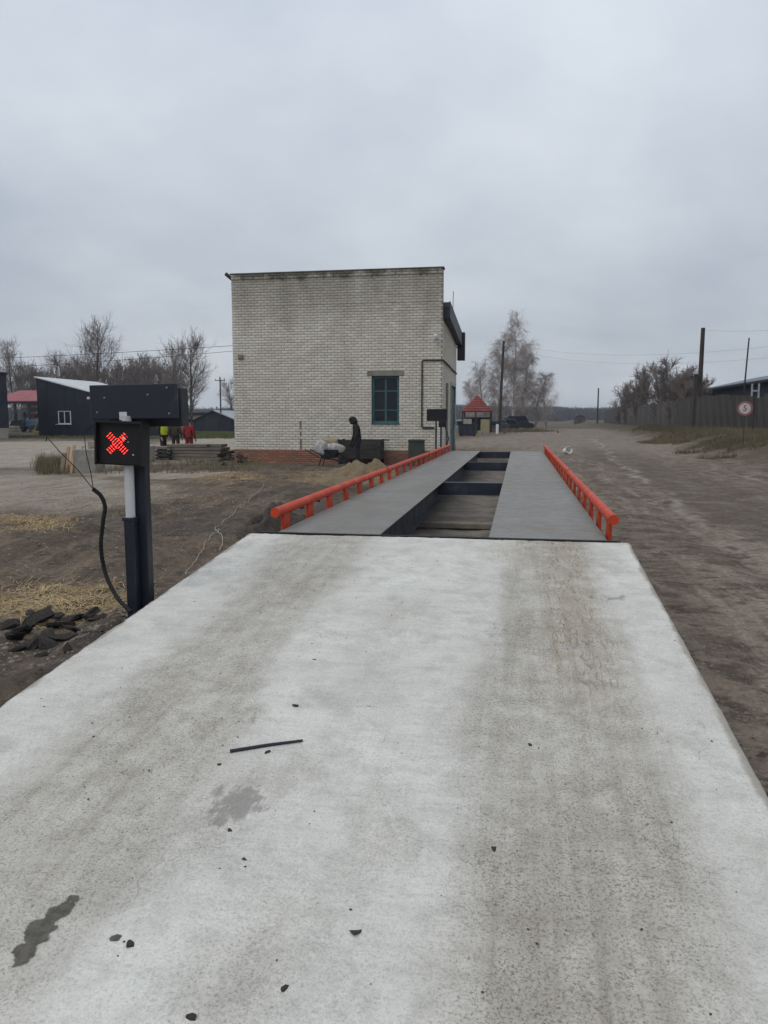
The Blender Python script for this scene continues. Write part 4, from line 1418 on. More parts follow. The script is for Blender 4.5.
MB().tube([(-0.8, 0.0, 1.5), (-0.8, 0, 2.3)], 0.05, 8).build('exhaust', DARK, tr_)
for y in (-0.85, 0.85):
    wheel(tr_, 0.95, y, 0.8, 0.8, 0.42, 'y', YGREEN)
    wheel(tr_, -1.45, y * 0.85, 0.45, 0.45, 0.26, 'y', YGREEN)
lx = XY(36, 80)
ld = thing('harrow_frame', 'yellow green farm implement beside the dark hangar corner', 'farm implement', (lx, 80, gzs(lx, 80)))
MB().tube([(-0.3, 0, 0.1), (0.1, 0, 1.6), (0.5, 0, 1.3), (0.6, 0.2, 0.1)], 0.07, 6).build('frame', YGREEN, ld)
MB().span((-0.1, -0.3, 0.0), (0.7, 0.3, 0.3)).build('bucket', YGREEN, ld, bevel=0.05)
MB().tube([(-0.6, 0.1, 0.9), (0.4, 0.1, 1.1)], 0.05, 6).build('bar', DARK, ld)
cx_ = XY(12, 80)
bl = thing('block_stack', 'grey concrete slabs stacked before the red roofed shed', 'concrete slabs', (cx_, 80, gzs(cx_, 80)))
for k in range(3):
    MB().span((-1.1 + 0.1 * k, -0.5, 0.32 * k), (0.9 - 0.15 * k, 0.5, 0.32 * k + 0.28)).build('slab', CBASE, bl, bevel=0.03)

# gabled dark shed
gy = 100.0
ga, gb = XY(193, gy), XY(238, gy)
gp = YP(213.5, 411, gy)
gsd = thing('gabled_shed', 'small dark gabled shed left of the brick building', 'shed', (ga, gy, 0))
ez = YP(195, 421, gy).z
Wg = gb - ga
MB().prism([(0, -0.2), (Wg, -0.2), (Wg, ez), (gp.x - ga, gp.z), (0, ez)], 0, 14, 1).build('wall', NAVYW, gsd)
PALER = simple('grey_sheet_roof', L(150, 154, 158), L(128, 132, 136), 1.0, 0.5)
ang = (gp.z - ez)
MB().prism([(-0.25, ez - 0.1), (gp.x - ga, gp.z + 0.02), (gp.x - ga, gp.z + 0.12), (-0.25, ez)], -0.2, 14.2, 1).build('roof', DARK, gsd)
MB().prism([(Wg + 0.25, ez - 0.1), (gp.x - ga, gp.z + 0.02), (gp.x - ga, gp.z + 0.12), (Wg + 0.25, ez)], -0.2, 14.2, 1).build('roof', PALER, gsd)
MB().span((gp.x - ga - 1.2, -0.06, 0), (gp.x - ga + 0.6, -0.001, 1.9)).build('gate', DARK, gsd)
low = thing('low_shed', 'low pale flat roofed shed behind the person in red', 'shed', (XY(187, 112), 112, 0))
MB().span((0, 0, -0.2), (3.2, 3, YP(190, 415, 112).z)).build('wall', CBASE, low)
MB().span((-0.2, -0.2, YP(190, 415, 112).z + 0.002), (3.4, 3.2, YP(190, 412.5, 112).z)).build('roof', DARK, low)

# ------------------------------------------------------------------ fence, grey shed and sign on the right
FB = simple('fence_board', L(76, 71, 68), L(54, 50, 48), 1.6, 0.95, 0.4, 0.01, dirt=L(50, 46, 44), dscale=1.2, stretch=(2, 2, 0.35))
FB2 = simple('fence_panel_concrete', L(84, 80, 78), L(66, 62, 60), 0.9, 0.95, 0.2, 0.01, dirt=L(62, 58, 55), dscale=0.6)
FPL = [(22.5, 53.5), (17.6, 56.5), (13.75, 60.0), (15.2, 94.0), (19.2, 178.0)]
FLEN = [0.0]
for _a, _b in zip(FPL[:-1], FPL[1:]):
    FLEN.append(FLEN[-1] + math.dist(_a, _b))


def fence_at(s_):
    return float(np.interp(s_, FLEN, [p[0] for p in FPL])), float(np.interp(s_, FLEN, [p[1] for p in FPL]))


def fence_run(name, label, s0, s1, step, h, mat, piece, seed, gap):
    x0, y0 = fence_at(s0)
    root = thing(name, label, 'fence', (x0, y0, gzs(x0, y0)))
    O = root.location.copy()
    r = random.Random(seed)
    proto = ob = None
    s_ = s0
    k = 0
    while s_ < s1 - 0.01:
        (xa, ya), (xb, yb) = fence_at(s_), fence_at(s_ + step)
        if proto is None:
            o = proto = MB().span((0, -0.02, -0.3), (step - gap, 0.02, h)).build(piece, mat, root, bevel=0.006)
        else:
            o = share(proto, root)
        o.location = Vector((xa, ya, gzs(xa, ya))) - O
        o.rotation_euler = (r.uniform(-0.015, 0.015), r.uniform(-0.01, 0.01), math.atan2(yb - ya, xb - xa))
        o.scale = (1, 1, r.uniform(0.95, 1.05))
        if k % max(1, round(3.0 / step)) == 0:
            if ob is None:
                p = ob = MB().span((-0.08, -0.08, -0.3), (0.08, 0.08, h + 0.12)).build('post', mat, root, bevel=0.01)
            else:
                p = share(ob, root)
            p.location = Vector((xa + 0.1, ya + 0.12, gzs(xa, ya))) - O
        s_ += step
        k += 1
    return root


fence_run('board_fence', 'dark weathered board fence below the grey shed roof', 0.0, FLEN[2] + 12.0, 0.52, 2.45, FB, 'board', 3, 0.025)
fence_run('panel_fence', 'long grey panel fence running away under the leafless bushes', FLEN[2] + 12.2, FLEN[-1] - 1.0, 3.0, 2.5, FB2, 'panel', 4, 0.16)

sx = 19.4
sh = thing('grey_shed', 'shed with grey metal roof rising behind the board fence at right', 'shed', (sx, 59.5, 0.9))
ze = YP(768, 379, 62.6).z - 0.9
SD = 25.0
MB().span((0, 0, -0.5), (9, SD, ze - 0.02)).build('wall', simple('blue_black_wall', L(42, 47, 58), L(34, 37, 46), 1.0, 0.8), sh)
SROOF = simple('grey_metal_roof', L(150, 158, 166), L(128, 136, 144), 0.7, 0.45, 0.05)
rf = MB().prism([(-0.5, ze - 0.1), (4.5, ze + 1.0), (4.5, ze + 1.08), (-0.5, ze - 0.02)], -0.6, SD + 0.6, 1).build('roof', SROOF, sh)
MB().prism([(4.501, ze + 1.0), (9.5, ze - 0.1), (9.5, ze - 0.02), (4.501, ze + 1.08)], -0.6, SD + 0.6, 1).build('roof', SROOF, sh)
for k in range(26):
    MB().prism([(-0.5, ze - 0.019), (4.5, ze + 1.081), (4.5, ze + 1.115), (-0.5, ze + 0.015)], -0.5 + k, -0.45 + k, 1).build('roof_seam', SROOF, rf)
MB().span((-0.54, -0.6, ze - 0.2), (-0.501, SD + 0.6, ze - 0.02)).build('eave_board', DARK, sh)
pA = YP(755, 391, 50)
hb = MB()
for dx, z0_, z1_ in ((-0.2, -0.3, 0.42), (0.18, -0.42, 0.45)):
    hb.span((dx - 0.045, -0.04, z0_), (dx + 0.045, 0.04, z1_))
hb.span((-0.155, -0.03, -0.04), (0.135, 0.03, 0.05))
br_ = thing('insulator_bracket', 'white H shaped bracket on a dark post above the round sign', 'bracket', (pA.x, 50, gzs(pA.x, 50)))
hb.build('bracket_bars', simple('dull_white', L(150, 152, 156), L(120, 122, 126), 5, 0.7), br_, loc=(0, -0.1, pA.z - gzs(pA.x, 50)))
MB().tube([(0, 0, -0.3), (0, 0, pA.z - gzs(pA.x, 50) + 0.2)], 0.055, 8).build('post', DARK, br_)

sy = 37.0
sp_ = YP(745, 408.5, sy)
sg = gzs(sp_.x, sy)
sign = thing('road_sign', 'round faded speed limit sign with red ring before the board fence', 'sign', (sp_.x, sy, sg), rad(-8))
MB().tube([(0, 0.03, -0.3), (0, 0.03, sp_.z - sg + 0.25)], 0.02, 8).build('post', PIPE, sign, True)
Mx = Matrix.Rotation(rad(90), 4, 'X')
disc = MB().lathe([(0.32, -0.004), (0.325, 0.0), (0.32, 0.004)], 36, Mx).build('sign_plate', simple('faded_red', L(140, 92, 94), L(118, 80, 82), 6, 0.7), sign, loc=(0, -0.01, sp_.z - sg))
MB().lathe([(0.235, 0.004), (0.235, 0.007)], 36, Mx).build('white_face', simple('sign_white', L(188, 176, 178), L(160, 148, 150), 5, 0.6), disc)
cu = bpy.data.curves.new('digit_src', 'FONT')
cu.body = '5'
cu.size = 0.36
cu.extrude = 0.003
cu.align_x = 'CENTER'
cu.align_y = 'CENTER'
to = bpy.data.objects.new('digit_src', cu)
COL.objects.link(to)
dg = bpy.context.evaluated_depsgraph_get()
me = bpy.data.meshes.new_from_object(to.evaluated_get(dg))
bpy.data.objects.remove(to)
do = bpy.data.objects.new('digit', me)
me.materials.append(simple('sign_black', L(58, 52, 56), None, 5, 0.7))
COL.objects.link(do)
do.parent = disc
do.location = (0, -0.0105, 0)
do.rotation_euler = (rad(90), 0, 0)

# ------------------------------------------------------------------ by the birches: shelter, bin, van, post, hut
gy = 96.0
ax_, bx_ = XY(461.5, gy), XY(491.5, gy)
cx_ = (ax_ + bx_) / 2
hw = (bx_ - ax_) / 2
gzb = YP(470, 411, gy).z
gzt = YP(477, 394.5, gy).z
shl = thing('shelter', 'open shelter with a red pyramid roof beyond the brick building', 'shelter', (cx_, gy + hw, 0))
TILE = simple('red_tile_roof', L(132, 62, 58), L(106, 50, 47), 1.5, 0.75)
m = MB().add([(-hw, -hw, gzb), (hw, -hw, gzb), (hw, hw, gzb), (-hw, hw, gzb), (0, 0, gzt), (-hw, -hw, gzb - 0.12), (hw, -hw, gzb - 0.12), (hw, hw, gzb - 0.12), (-hw, hw, gzb - 0.12)],
             [(0, 1, 4), (1, 2, 4), (2, 3, 4), (3, 0, 4), (0, 5, 6, 1), (1, 6, 7, 2), (2, 7, 8, 3), (3, 8, 5, 0), (8, 7, 6, 5)])
rf = m.build('roof', TILE, shl)
for k in range(7):
    t = k / 7
    for s_, q in ((1, 0), (1, 1), (-1, 0), (-1, 1)):
        e = hw * (1 - t) + 0.03
        zz = gzb + (gzt - gzb) * t
        mm = MB()
        if q == 0:
            mm.span((-e, s_ * e - 0.03, zz + 0.005), (e, s_ * e + 0.03, zz + 0.06))
        else:
            mm.span((s_ * e - 0.03, -e + 0.06, zz + 0.005), (s_ * e + 0.03, e - 0.06, zz + 0.06))
        mm.build('tile_row', TILE, rf)
for (x, y) in ((-0.92, -0.92), (-0.05, -0.92), (0.92, -0.92), (0.92, 0.92), (-0.92, 0.92)):
    MB().span((x * hw - 0.08, y * hw - 0.08, -0.2), (x * hw + 0.08, y * hw + 0.08, gzb - 0.12)).build('post', DARK, shl)
YWALL = simple('yellowed_plaster', L(150, 142, 108), L(128, 122, 96), 1.0, 0.9)
for (xa, xb, mt, z) in ((-0.9, -0.32, CBASE, 1.7), (0.28, 0.9, YWALL, 1.65)):
    MB().span((xa * hw, -0.96 * hw, -0.2), (xb * hw, -0.9 * hw, z)).build('low_wall', mt, shl)
MB().span((-0.88 * hw, 0.88 * hw, -0.2), (0.88 * hw, 0.92 * hw, 1.9)).build('back_wall', DARK, shl)

by_ = 76.0
xa, xb = XY(458.5, by_), XY(477, by_)
bn = thing('waste_bin', 'dark metal waste container in front of the red roofed shelter', 'container', ((xa + xb) / 2, by_, gzs((xa + xb) / 2, by_)))
hw2 = (xb - xa) / 2
m = MB().prism([(-hw2 * 0.88, 0.12), (hw2 * 0.88, 0.12), (hw2, 1.2), (-hw2, 1.2)], -0.55, 0.55, 1)
m.build('body', DARK, bn, bevel=0.02)
MB().span((-hw2 - 0.04, -0.6, 1.2), (hw2 + 0.04, 0.6, 1.26)).build('rim', BLACK, bn)
for x in (-hw2 * 0.6, 0, hw2 * 0.6):
    MB().span((x - 0.03, -0.62, 0.2), (x + 0.03, -0.551, 1.18)).build('rib', DARK, bn)
for x in (-hw2 * 0.7, hw2 * 0.7):
    MB().span((x - 0.06, -0.4, 0.0), (x + 0.06, 0.4, 0.12)).build('foot', BLACK, bn)
MB().span((hw2 + 0.06, -0.3, 0.0), (hw2 + 0.4, 0.0, 0.62)).build('board', YWALL, bn)


def van(label, px, y, length, h, paint, rz, cat='van', name='parked_van'):
    x = XY(px, y)
    g = gzs(x, y)
    root = thing(name, label, cat, (x, y, g), rz)
    l = length / 2
    prof = [(-l, 0.35), (l, 0.35), (l, 0.95), (l - 0.15, 1.05), (l - 0.85, 1.2), (l - 1.35, h - 0.08), (l - 1.6, h), (-l + 0.25, h), (-l + 0.02, h - 0.25)]
    body = MB().prism(prof, -0.85, 0.85, 1).build('body', paint, root, bevel=0.06, seg=2)
    for s_ in (-1, 1):
        for (xa, xb) in ((-l + 0.3, -l + 1.3), (-l + 1.4, l - 1.9)):
            MB().span((xa, s_ * 0.845, h - 0.72), (xb, s_ * 0.858, h - 0.2)).build('window', GLASS, body)
        MB().prism([(l - 1.8, h - 0.72), (l - 1.15, h - 0.72), (l - 1.5, h - 0.2), (l - 1.8, h - 0.2)], s_ * 0.846, s_ * 0.858, 1).build('window', GLASS, body)
        MB().span((-l - 0.01, s_ * 0.78 - 0.07, 0.8), (-l + 0.02, s_ * 0.78 + 0.07, 1.15)).build('tail_light', simple('tail_red', (0.3, 0.01, 0.01), None, 4, 0.3), body)
        MB().span((l - 0.02, s_ * 0.65 - 0.14, 0.7), (l + 0.012, s_ * 0.65 + 0.14, 0.88)).build('headlight', WFRAME, body)
        for xx in (-l + 0.8, l - 0.8):
            wheel(root, xx, s_ * 0.76, 0.33, 0.33, 0.2, 'y', PALER)
    MB().span((-l - 0.008, -0.7, h - 0.75), (-l + 0.02, 0.7, h - 0.28)).build('rear_window', GLASS, body)
    MB().span((-l - 0.08, -0.8, 0.3), (-l + 0.02, 0.8, 0.5)).build('bumper', BLACK, body)
    MB().span((-l - 0.012, -0.26, 0.55), (-l - 0.001, 0.26, 0.66)).build('number_plate', WFRAME, body)
    return root


CARP = NT('dark_car_paint')
CARP = CARP.done(CARP.mix(CARP.noise(3), L(26, 30, 38), L(32, 36, 44)), 0.3, None, 0.2, 0.5)
CARP2 = NT('grey_car_paint')
CARP2 = CARP2.done(CARP2.mix(CARP2.noise(3), L(60, 68, 84), L(70, 78, 92)), 0.3, None, 0.3, 0.5)
van('dark van parked under the birches right of the utility pole', 519, 122, 4.4, 2.2, CARP, rad(20))
van('dark estate car parked between the utility pole and the dark van', 508, 116, 4.2, 1.75, CARP, rad(60), 'car', 'parked_car')
van('grey blue car parked beside the red roofed shelter', 494, 112, 4.0, 1.5, CARP2, rad(20), 'car', 'parked_car')
van('pale blue car half hidden behind the brick building corner', 459, 104, 4.2, 1.6, simple('pale_car', L(150, 162, 172), L(130, 142, 152), 3, 0.4), rad(30), 'car', 'parked_car')
xx = XY(497.5, 90)
MB().lathe([(0.17, -0.2), (0.17, 1.0), (0.12, 1.08)], 8).build('white_post', WFRAME, None, loc=(xx, 90, gzs(xx, 90)))
tag(bpy.context.scene.objects['white_post'], 'short white post right of the red roofed shelter', 'post')
xx = XY(580, 240)
hut = thing('far_hut', 'small far brown hut where the road meets the fence', 'hut', (xx, 240, 0.5))
MB().span((-1.6, 0, -1), (1.6, 3, 1.7)).build('wall', simple('hut_boards', L(92, 72, 62), None, 2, 0.9), hut)
MB().prism([(-1.8, 1.72), (1.8, 1.72), (0, 2.5)], -0.2, 3.2, 1).build('roof', DARK, hut)
MB().span((-0.4, -0.05, -0.5), (0.4, -0.002, 1.2)).build('door', DARK, hut)

# ------------------------------------------------------------------ people
def person(label, loc, rz, joints, mats, cap=None, hood=False, coat=False):
    """joints: name -> position; one skinned body, its colours by limb"""
    J = joints
    names, pos, radii, edges, part = [], [], [], [], []

    def add(p, r, par, seg):
        i = len(pos)
        pos.append(Vector(p))
        radii.append(r)
        if par is not None:
            edges.append((par, i))
        part.append(seg)
        return i

    pel = add(J['pelvis'], (0.155, 0.12), None, 'legs')
    wst = add(Vector(J['pelvis']).lerp(Vector(J['chest']), 0.4), (0.15, 0.12), pel, 'torso')
    ch = add(J['chest'], (0.205, 0.16), wst, 'torso')
    nk = add(J['neck'], (0.07, 0.07), ch, 'torso')
    hd0 = add(Vector(J['neck']).lerp(Vector(J['head']), 0.45), (0.068, 0.075), nk, 'head')
    hd = add(J['head'], (0.088, 0.105), hd0, 'head')
    tp = add(Vector(J['head']) + (Vector(J['head']) - Vector(J['neck'])).normalized() * 0.085, (0.06, 0.07), hd, 'head')
    for s_ in ('l', 'r'):
        sh_ = add(J['sh_' + s_], (0.082, 0.082), ch, 'torso')
        el = add(J['el_' + s_], (0.056, 0.056), sh_, 'arm')
        wr = add(J['wr_' + s_], (0.036, 0.036), el, 'arm')
        d = (Vector(J['wr_' + s_]) - Vector(J['el_' + s_])).normalized()
        pm_ = add(Vector(J['wr_' + s_]) + d * 0.07, (0.036, 0.02), wr, 'hand')
        side = d.cross(Vector((1, 0, 0)))
        if side.length < 0.1:
            side = Vector((0, 1, 0))
        side.normalize()
        for k, (o_, ln) in enumerate(((-0.03, 0.07), (-0.01, 0.085), (0.01, 0.08), (0.03, 0.06))):
            f1 = add(pos[pm_] + side * o_ + d * 0.045, (0.010, 0.010), pm_, 'hand')
            add(pos[f1] + d * ln * 0.5 + Vector((0, 0, -0.01)), (0.008, 0.008), f1, 'hand')
        th_ = add(pos[wr] + side * -0.04 + d * 0.035, (0.011, 0.011), wr, 'hand')
        add(pos[th_] + d * 0.04 + side * -0.012, (0.009, 0.009), th_, 'hand')
        hp = add(J['hip_' + s_], (0.095, 0.095), pel, 'legs')
        kn = add(J['kn_' + s_], (0.066, 0.066), hp, 'torso' if coat else 'legs')
        an = add(J['an_' + s_], (0.048, 0.048), kn, 'legs')
        he = add(Vector(J['an_' + s_]) + Vector((0, 0.02, -0.055)), (0.05, 0.04), an, 'shoe')
        add(Vector(J['an_' + s_]) + Vector((0, -0.17, -0.065)), (0.042, 0.032), he, 'shoe')
    me = bpy.data.meshes.new('body_src')
    me.from_pydata([tuple(p) for p in pos], edges, [])
    o = bpy.data.objects.new('body_src', me)
    COL.objects.link(o)
    md = o.modifiers.new('skin', 'SKIN')
    md.use_smooth_shade = True
    for i, v in enumerate(me.skin_vertices[0].data):
        v.radius = radii[i]
        v.use_root = (i == 0)
    sb = o.modifiers.new('sub', 'SUBSURF')
    sb.levels = sb.render_levels = 2
    dg = bpy.context.evaluated_depsgraph_get()
    dg.update()
    bm_ = bpy.data.meshes.new_from_object(o.evaluated_get(dg))
    bpy.data.objects.remove(o)
    order = ['torso', 'arm', 'legs', 'head', 'hand', 'shoe']
    bm_.materials.clear()
    for k in order:
        bm_.materials.append(mats[k])
    A = np.array([pos[a] for a, b in edges]); B = np.array([pos[b] for a, b in edges])
    sg = [part[b] for a, b in edges]
    cs = np.array([p.center[:] for p in bm_.polygons])
    best = np.full(len(cs), 1e9); idx = np.zeros(len(cs), int)
    for k in range(len(edges)):
        ab = B[k] - A[k]
        t = np.clip(((cs - A[k]) @ ab) / max(ab @ ab, 1e-9), 0, 1)
        dd = np.linalg.norm(cs - A[k] - t[:, None] * ab, axis=1)
        m_ = dd < best
        best[m_] = dd[m_]
        idx[m_] = order.index(sg[k])
    bm_.polygons.foreach_set('material_index', idx.astype(np.int32))
    bm_.polygons.foreach_set('use_smooth', np.ones(len(cs), bool))
    root = thing('person', label, 'person', loc, rz)
    body = bpy.data.objects.new('body', bm_)
    COL.objects.link(body)
    body.parent = root
    H = Vector(J['head'])
    # cap or hood, nose
    if cap:
        c = MB()
        prof = [(0.102, -0.02), (0.108, 0.03), (0.1, 0.075), (0.07, 0.115), (0.02, 0.13)]
        c.lathe(prof, 16)
        c = c.build('cap', cap, root, 'all', loc=H + Vector((0, 0, 0.01)))
        c.scale = (0.95, 1.12, 1)
        if hood:
            MB().lathe([(0.09, -0.13), (0.118, -0.08), (0.12, 0.0), (0.1, 0.05)], 16).build('hood', cap, root, 'all', loc=H + Vector((0, 0.03, 0)))
        else:
            MB().box((0, -0.14, 0.02), (0.13, 0.08, 0.012)).build('peak', cap, root, bevel=0.004, loc=H)
    MB().lathe([(0.018, -0.02), (0.014, 0.01), (0.004, 0.03)], 8).build('nose', mats['head'], root, 'all', loc=H + Vector((0, -0.112, -0.02)))
    for s_ in (-1, 1):
        MB().lathe([(0.006, 0.0), (0.006, 0.004)], 8, Matrix.Rotation(rad(90), 4, 'X')).build('eye', BLACK, root, loc=H + Vector((s_ * 0.034, -0.1, 0.005)))
        MB().box((0, 0, 0), (0.02, 0.035, 0.06)).build('ear', mats['head'], root, bevel=0.008, loc=H + Vector((s_ * 0.094, 0.01, -0.01)))
    MB().box((0, 0, 0), (0.045, 0.008, 0.01)).build('mouth', simple('lip', L(140, 88, 80), None, 5, 0.6), root, loc=H + Vector((0, -0.098, -0.06)))
    return root


STAND = dict(pelvis=(0, 0, 0.93), chest=(0, 0.0, 1.28), neck=(0, 0.0, 1.46), head=(0, -0.02, 1.6),
             sh_l=(0.19, 0, 1.4), sh_r=(-0.19, 0, 1.4), el_l=(0.26, 0.03, 1.12), el_r=(-0.26, 0.03, 1.12), wr_l=(0.25, -0.08, 0.9), wr_r=(-0.25, -0.08, 0.9),
             hip_l=(0.1, 0, 0.88), hip_r=(-0.1, 0, 0.88), kn_l=(0.11, -0.01, 0.48), kn_r=(-0.11, -0.01, 0.48), an_l=(0.12, 0.02, 0.1), an_r=(-0.12, 0.02, 0.1))
SKIN = simple('skin', L(176, 132, 112), L(160, 118, 100), 6, 0.6, 0.05)
CL_DK = simple('dark_jacket', L(32, 33, 38), L(23, 24, 28), 8, 0.9, 0.3, 0.01)
CL_TR = simple('dark_trousers', L(42, 42, 46), L(30, 30, 34), 8, 0.9, 0.3, 0.01)
CL_RD = simple('red_jacket', L(132, 30, 36), L(104, 24, 30), 6, 0.85, 0.3, 0.01)
CL_BR = simple('brown_jacket', L(80, 72, 60), L(60, 54, 46), 6, 0.9, 0.3, 0.01)
HIVIS = simple('yellow_vest', L(206, 214, 50), L(178, 188, 40), 6, 0.7, 0.2, 0.01)


def clothes(top, trousers):
    return dict(torso=top, arm=top, legs=trousers, head=SKIN, hand=SKIN, shoe=BLACK)


pp = dict(STAND)
pp.update(chest=(0, -0.05, 1.28), neck=(0, -0.10, 1.45), head=(0, -0.16, 1.58), sh_l=(0.19, -0.06, 1.39), sh_r=(-0.19, -0.06, 1.39),
          el_l=(0.27, -0.08, 1.08), el_r=(-0.27, -0.08, 1.08), wr_l=(0.25, -0.17, 0.84), wr_r=(-0.25, -0.17, 0.84), kn_l=(0.11, -0.06, 0.48), kn_r=(-0.11, 0.0, 0.48), an_r=(-0.12, 0.1, 0.1))
y = 26.6
x = XY(358, y)
person('person in dark hooded clothes standing beside the loaded wheelbarrow', (x, y, gzs(x, y) + 0.0), rad(-70), pp, dict(clothes(CL_DK, CL_TR), hand=BLACK), CL_DK, True).scale = (1.16, 1.16, 1.03)
GP = 30.9
x = XY(162.5, GP)
pv = person('person in a yellow safety vest standing behind the timber stack', (x, GP, gzs(x, GP)), rad(80), STAND, dict(clothes(CL_DK, CL_TR)), CL_DK)
# the vest: an open shell over the torso
vm = MB()
prof = [(0.185, 1.0), (0.195, 1.1), (0.215, 1.26), (0.21, 1.36), (0.13, 1.46)]
n = 18
vs, fs = [], []
for r_, z_ in prof:
    for k in range(n):
        a_ = 2 * math.pi * k / n
        vs.append((r_ * 1.12 * math.cos(a_), r_ * 0.86 * math.sin(a_), z_))
for i in range(len(prof) - 1):
    for k in range(n):
        fs.append((i * n + k, i * n + (k + 1) % n, (i + 1) * n + (k + 1) % n, (i + 1) * n + k))
vm.add(vs, fs).build('vest', HIVIS, pv, 'all')
x = XY(175, GP + 0.6)
person('person in a brown jacket between the yellow vest and the red jacket', (x, GP + 0.6, gzs(x, GP + 0.6)), rad(180), STAND, clothes(CL_BR, CL_TR), CL_BR, True, True)
x = XY(188.5, GP)
person('person in a red jacket standing behind the timber stack', (x, GP, gzs(x, GP)), rad(170), STAND, clothes(CL_RD, CL_TR), CL_DK, False, True)

# ------------------------------------------------------------------ wheelbarrow with bags, crate, box
wp = on_ground(330, 467)
wb = thing('wheelbarrow', 'dark wheelbarrow loaded with white bags before the brick wall', 'wheelbarrow', wp, rad(-6))
m = MB().add([(-0.42, -0.28, 0.62), (0.42, -0.24, 0.62), (0.42, 0.24, 0.62), (-0.42, 0.28, 0.62), (-0.24, -0.2, 0.34), (0.2, -0.16, 0.34), (0.2, 0.16, 0.34), (-0.24, 0.2, 0.34)],
             [(4, 5, 6, 7), (0, 1, 5, 4), (1, 2, 6, 5), (2, 3, 7, 6), (3, 0, 4, 7)])
t_ = m.build('tray', DARK, wb)
sm = t_.modifiers.new('solid', 'SOLIDIFY'); sm.thickness = 0.015
for s_ in (-1, 1):
    MB().tube([(-0.85, s_ * 0.27, 0.62), (-0.3, s_ * 0.2, 0.33), (0.55, s_ * 0.06, 0.2)], 0.018, 8).build('handle', DARK, wb, True)
    MB().tube([(-0.25, s_ * 0.2, 0.33), (-0.36, s_ * 0.22, 0.0)], 0.02, 8).build('leg', DARK, wb, True)
wheel(wb, 0.56, 0, 0.2, 0.2, 0.08, 'y', DARK)


def sack(label, loc, dims, seed, mat, rot, name='sack', cat='bag', group=None):
    bm = bmesh.new()
    bmesh.ops.create_icosphere(bm, subdivisions=3, radius=1)
    for v in bm.verts:
        c = v.co
        n_ = fbm(np.array([c.x * 1.8 + c.z + seed]), np.array([c.y * 1.8 - c.z + seed * 2]), seed, 3)[0] - 0.5
        k = 1 + n_ * 0.5
        f = lambda t: math.copysign(abs(t) ** 0.7, t)
        v.co = Vector((f(c.x) * dims[0], f(c.y) * dims[1], f(c.z) * dims[2])) * k
        if v.co.z < -dims[2] * 0.8:
            v.co.z = -dims[2] * 0.8
    me = bpy.data.meshes.new(name)
    bm.to_mesh(me)
    bm.free()
    me.materials.append(mat)
    me.polygons.foreach_set('use_smooth', [True] * len(me.polygons))
    o = bpy.data.objects.new(name, me)
    COL.objects.link(o)
    o.location = loc
    o.rotation_euler = rot
    if label:
        tag(o, label, cat, group)
    return o


BAG = simple('white_bag', L(196, 195, 192), L(140, 137, 132), 5, 0.6, 0.9, 0.08, dirt=L(120, 114, 106), dscale=4)
BAG2 = simple('tan_bag', L(160, 146, 124), L(132, 118, 98), 4, 0.8, 0.4, 0.03)
sack('white plastic bag at the left end of the wheelbarrow', wp + Vector((-0.3, -0.02, 0.68)), (0.26, 0.24, 0.27), 3, BAG, (0, 0.5, 0.3), group='bags in the wheelbarrow')
sack('tan bag lying on top of the white bags in the wheelbarrow', wp + Vector((-0.08, 0.08, 0.92)), (0.33, 0.2, 0.12), 5, BAG2, (0, 0.1, 0.2), group='bags in the wheelbarrow')
sack('white bag slumped over the right end of the wheelbarrow', wp + Vector((0.24, -0.05, 0.68)), (0.36, 0.22, 0.15), 8, BAG, (0, 0.25, -0.1), group='bags in the wheelbarrow')

cy_ = 28.1
a, b = YP(338, 440, cy_), YP(381, 459, cy_)
DWOOD = simple('dark_old_wood', L(62, 60, 58), L(44, 42, 41), 3, 0.95, 0.4, 0.01, stretch=(0.5, 2, 3))
cr = thing('timber_crate', 'large dark plank crate standing against the brick wall', 'crate', ((a.x + b.x) / 2, cy_, 0))
hw = (b.x - a.x) / 2
for k in range(4):
    z0 = b.z + (a.z - b.z) * k / 4
    z1 = b.z + (a.z - b.z) * (k + 1) / 4 - 0.015
    MB().span((-hw, -0.03, z0), (hw, 0, z1)).build('board', DWOOD, cr, bevel=0.004)
    MB().span((-hw, 0.62, z0), (hw, 0.65, z1)).build('board', DWOOD, cr)
    for s_ in (-1, 1):
        MB().span((s_ * hw - 0.015, 0.002, z0), (s_ * hw + 0.015, 0.618, z1)).build('board', DWOOD, cr)
for s_ in (-1, 1):
    for y_ in (-0.09, 0.66):
        MB().span((s_ * (hw - 0.06) - 0.05, y_, -0.1), (s_ * (hw - 0.06) + 0.05, y_ + 0.058, a.z + 0.03)).build('leg', DWOOD, cr, bevel=0.005)
MB().span((-hw, 0.002, b.z + 0.02), (hw, 0.618, b.z + 0.05)).build('floor_board', DWOOD, cr)
MB().span((-0.2, 0.1, a.z - 0.02), (hw + 0.3, 0.16, a.z + 0.03)).build('loose_plank', DWOOD, cr)
a, b = YP(408, 440, 28.0), YP(425, 455, 28.0)
gb_ = thing('metal_drum', 'dark green dented metal box near the end of the red rail', 'box', ((a.x + b.x) / 2, 28.0, 0), rad(8))
GRN = simple('dark_green_metal', L(66, 72, 64), L(48, 54, 48), 4, 0.7, 0.2, 0.01, dirt=L(84, 70, 56))
hw = (b.x - a.x) / 2
MB().prism([(-hw, -0.05), (hw * 1.05, -0.05), (hw * 0.9, a.z), (-hw * 0.95, a.z - 0.02)], -0.25, 0.25, 1).build('body', GRN, gb_, bevel=0.03, seg=2)
MB().span((-hw * 0.98, -0.28, a.z - 0.06), (hw * 0.95, 0.28, a.z + 0.02)).build('lid', GRN, gb_, bevel=0.015)


